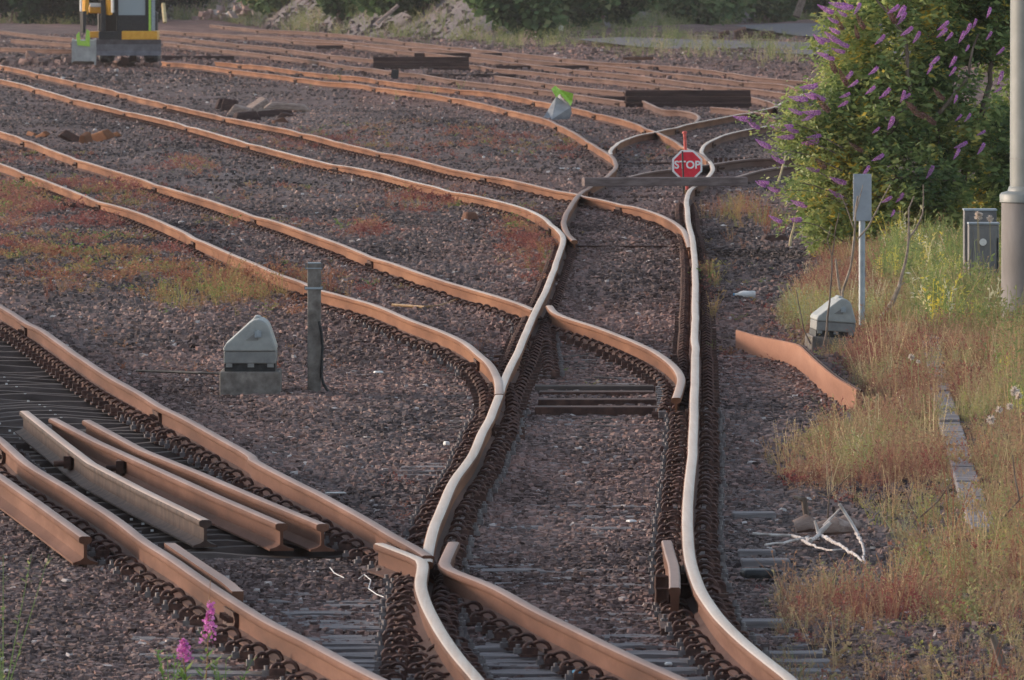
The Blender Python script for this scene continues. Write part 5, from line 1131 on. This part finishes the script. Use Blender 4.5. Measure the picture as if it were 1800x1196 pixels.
# blade, slightly curved
a, b = PY(167, 98, EY), PY(283, 70, EY); mb = MB(); H_ = b.z - a.z
mb.prism([(0, 0), (.04, 0), (.10, H_ * .3), (.10, H_ * .7), (.05, H_), (.01, H_), (.06, H_ * .7), (.06, H_ * .3)], (a.x, EY, a.z), (0, 1, 0), (0, 0, 1), (b.x - a.x, 0, 0)); mb.obj('dozer_blade', M['blade'], e, e.location)
ex('blade_arm', 184, 82, 192, 95, .1, .9, M['black']); ex('blade_arm', 258, 82, 266, 95, .1, .9, M['black'])
ex('chassis_panel', 156, 56, 174, 67, .7, 1.6, M['yellow']); ex('chassis_panel', 213, 55, 276, 71, .5, 2.4, M['yellow'], .03)
ex('swing_frame', 172, 56, 214, 72, .55, 1.4, M['black'])
ex('counterweight', 166, 20, 272, 62, 2.4, 3.1, M['black'], .1)
ex('cab_lower', 203, 27, 262, 56, .7, 2.3, M['black'], .03)
ex('windscreen', 206, -58, 254, 28, .72, .78, M['glass'], .005)
ex('cab_rear', 205, -58, 262, 30, 1.9, 2.3, M['black'])
for x0, x1, mt in ((201, 206.5, 'black'), (254, 260, 'black'), (260, 264, 'lime'), (265, 271, 'galv')): ex('cab_pillar', x0, -60, x1, 29 if mt == 'black' else 56, .68 if mt != 'lime' else .66, .78, M[mt], .005)
ex('cab_roof', 199, -68, 268, -58, .6, 2.4, M['yellow'], .04)
ex('engine_cover', 154, 8, 178, 24, .9, 2.3, M['yellow'], .05); ex('cover_highlight', 156, 6, 176, 13, .82, .9, M['white'], .02)  # pale box stands in for the bright highlight on the cover, no lamp
ex('boom_foot', 176, -10, 184, 56, .5, .9, M['black'])
def exb(name, pts, w, mat, Yo):
    mb = MB(); A = [PY(a, b, EY + yo) for (a, b), yo in zip(pts, Yo)]; mb.tube(A, w, 4); return mb.obj(name, mat, e, e.location)
exb('boom', [(192, 26), (192, -30), (175, -80), (152, -60)], [.09, .12, .12, .1], M['yellow'], [.6, .4, -.6, -1.4])
exb('dipper_arm', [(152, -64), (151, -20), (149, 25)], [.12, .11, .09], M['yellow'], [-1.4, -1.4, -1.3])
exb('hydraulic_ram', [(142, -40), (142, 20)], [.035, .035], M['white'], [-1.6, -1.5])
exb('hydraulic_ram', [(198, 22), (197, -40)], [.045, .045], M['white'], [.3, -.1])
exb('dipper_link', [(146, 20), (146, 58)], [.1, .07], M['black'], [-1.4, -1.4])
a = EY - 1.5
mb = MB(); A = [(134, 62), (139, 56), (141, 72), (150, 72), (152, 52), (157, 55), (158, 82), (136, 80)]
W = [PY(x_, y_, a) for x_, y_ in A]; n_ = len(W); W2 = [v + Vector((0, .3, 0)) for v in W]
mb.add(W + W2, [tuple(range(n_ - 1, -1, -1)), tuple(range(n_, 2 * n_))] + [(i, (i + 1) % n_, n_ + (i + 1) % n_, n_ + i) for i in range(n_)]); mb.obj('quick_hitch', M['lime'], e, e.location)
p0 = PY(126, 112, a); p1 = PY(168, 72, a); W_ = p1.x - p0.x; H_ = p1.z - p0.z
mb = MB(); mb.prism([(0, H_ * .1), (.05, H_ * 1), (.5, H_ * 1.05), (.62, H_ * .6), (.5, H_ * .05), (.2, -.02)], (p0.x + .03, a, p0.z), (0, 1, 0), (0, 0, 1), (W_ - .06, 0, 0)); 
mb.prism([(-.02, H_ * .05), (.03, H_ * 1.03), (.55, H_ * 1.1), (.66, H_ * .6), (.5, 0), (.2, -.04)], (p0.x, a, p0.z), (0, 1, 0), (0, 0, 1), (.04, 0, 0)); mb.prism([(-.02, H_ * .05 - .08), (.03, H_ * 1.03), (.55, H_ * 1.1), (.66, H_ * .6), (.5, 0), (.2, -.04)], (p1.x - .04, a, p0.z), (0, 1, 0), (0, 0, 1), (.04, 0, 0)); mb.obj('bucket', M['bucket'], e, e.location)
# spoil under the blade
c = P(215, 112, 0); nn = 500; r_ = np.random.default_rng(3)
pos = np.stack([c.x + r_.uniform(-3.4, 1.2, nn), c.y - 1 + r_.normal(0, 1.2, nn), np.abs(r_.normal(0, .09, nn)) - .05], 1)
tag(scatter('loose_spoil', ST, pos, r_.uniform(.08, .3, nn), r_.uniform(0, 6, nn), r_.uniform(0, .75, nn), M['stone'], np.full(nn, .7), tilt=.3), 'loose dark spoil pushed up around the excavator bucket', 'spoil', kind='stuff')

# ------------------------------------------------------------------ pink willowherb in front, small verge flowers
def willowherb(x, yb, ht, label, leaves=60, lean=0, fl=(0, 0)):
    Y = 50.2; b = PY(x, yb, Y); t_ = PY(x + lean, ht, Y); e = empty('willowherb', (b.x, Y, b.z), label, 'wild flower', 'pink flowering herbs in front')
    L_ = t_.z - b.z; A = [b + (t_ - b) * u + Vector((.01 * math.sin(u * 5), 0, 0)) for u in np.linspace(0, 1, 8)]
    mb = MB(); mb.tube(A, list(np.linspace(.004, .0015, 8)), 5); mb.obj('stem', patchy('herb_stem' + str(x), [(.2, .08, .06), (.26, .12, .07), (.2, .2, .08)], 8, .7), e, e.location)
    r_ = np.random.default_rng(x); V = []; Qq = []; At = []
    for k in range(leaves):
        u = r_.uniform(0, .6); p = np.array(b + (t_ - b) * u); an = r_.uniform(0, 6.28); d = np.array([math.cos(an), math.sin(an), r_.uniform(.2, 1)]); quad_leaf(V, Qq, p + d * .005, d, r_.uniform(.035, .07), .007, np.array([0, 0, 1.])); At += [r_.random()] * 4
    me = npmesh('leaves', np.array(V) - np.array(e.location), np.array(Qq), M['herb'], {'r1': np.array(At)}); link('leaves', me, e)
    V = []; Qq = []; At = []
    for k in range(130):
        u = r_.uniform(fl[0], fl[1]); p = np.array(b + (t_ - b) * u); an = r_.uniform(0, 6.28); rad = .036 * (1.25 - (u - fl[0]) / (fl[1] - fl[0])) ; d = np.array([math.cos(an), math.sin(an), r_.uniform(-.2, .7)])
        quad_leaf(V, Qq, p + d * rad * r_.uniform(.3, 1), r_.normal(0, 1, 3), .018, .008, r_.normal(0, 1, 3)); At += [r_.random()] * 4
    me = npmesh('blossom', np.array(V) - np.array(e.location), np.array(Qq), M['pink'], {'r1': np.array(At)}); link('blossom', me, e)
willowherb(352, 1260, 1020, 'tall pink willowherb, the upper blossom in the bottom left', 40, 22, (.55, .84))
willowherb(330, 1270, 1120, 'shorter pink willowherb, the lower blossom in the bottom left', 90, -8, (.72, .95))
def herb(x, yb, ht, n_, label, Y=50.2, mat='herb', sp=.05, name='leafy_herb'):
    b = PY(x, yb, Y); t_ = PY(x, ht, Y); r_ = np.random.default_rng(int(x)); V = []; Qq = []; At = []
    for s_i in range(5):
        lx = r_.normal(0, sp); 
        for k in range(n_ // 5):
            u = r_.uniform(.1, 1); p = np.array(b + (t_ - b) * u) + np.array([lx * u * 1.2, 0, 0]); an = r_.uniform(0, 6.28); d = np.array([math.cos(an), math.sin(an), r_.uniform(.1, 1)]); quad_leaf(V, Qq, p, d, r_.uniform(.025, .05), .006, np.array([0, 0, 1.])); At += [r_.random()] * 4
        a_ = np.array(b); c_ = np.array(t_) + np.array([lx * 1.2, 0, 0]); q = len(V); V += [a_ - (.003, 0, 0), a_ + (.003, 0, 0), c_ + (.001, 0, 0), c_ - (.001, 0, 0)]; Qq.append((q, q + 1, q + 2, q + 3)); At += [.3] * 4
    me = npmesh(name, np.array(V) - np.array(b), np.array(Qq), M[mat], {'r1': np.array(At)}); o = link(name, me); o.location = b; tag(o, label, 'plant', 'small green herbs')
herb(395, 1260, 1160, 60, 'small green herb right of the pink blossoms at the bottom'); herb(300, 1260, 1145, 80, 'small green herb below the lower pink blossom')
herb(5, 1240, 975, 90, 'dark green herb at the left edge near the bottom', 51.0, 'leaf', .08)
# fluffy seed heads at the right edge
V = []; Qq = []; A = []; r_ = np.random.default_rng(8)
for (x_, y_, rr) in ((1784, 688, .04), (1790, 696, .035), (1742, 738, .036), (1775, 715, .03), (1756, 720, .03), (1602, 628, .03), (1614, 636, .02), (1720, 380, .05), (1740, 385, .04), (1718, 376, .03)):
    Yd = P(x_, y_ + 60, .1).y if y_ > 500 else P(1725, 540, .05).y - .3; c = np.array(PY(x_, y_, Yd))
    for k in range(60): quad_leaf(V, Qq, c, r_.normal(0, 1, 3), rr, rr * .18, r_.normal(0, 1, 3)); A += [1.] * 4
    q = len(V); V += [c - (.003, 0, 0), c + (.003, 0, 0), c + (.01, 0, -.35), c + (.005, 0, -.35)]; Qq.append((q, q + 1, q + 2, q + 3)); A += [.3] * 4
M['fluff'] = m_attr('seed_fluff', [(0, (.3, .25, .12)), (.5, (.35, .3, .18)), (1, (.7, .6, .52))], .9, .1, .3)
tag(link('seed_heads', npmesh('seed_heads', np.array(V), np.array(Qq), M['fluff'], {'r1': np.array(A)})), 'fluffy pale seed heads above the verge weeds', 'seed heads', kind='stuff')

# ------------------------------------------------------------------ haze
mb = MB(); mb.box((0, 330, 7), (260, 720, 18))
o = mb.obj('haze', None); o.data.materials.clear()
hm = bpy.data.materials.new('haze'); hm.use_nodes = True; ht = hm.node_tree; ht.nodes.clear()
ho = ht.nodes.new('ShaderNodeOutputMaterial'); hv = ht.nodes.new('ShaderNodeVolumePrincipled'); hv.inputs['Color'].default_value = (.92, .88, .9, 1); hv.inputs['Density'].default_value = .00009; hv.inputs['Anisotropy'].default_value = .3
ht.links.new(hv.outputs[0], ho.inputs['Volume']); o.data.materials.append(hm); o['kind'] = 'stuff'; o['label'] = 'thin pale haze in the air over the yard'
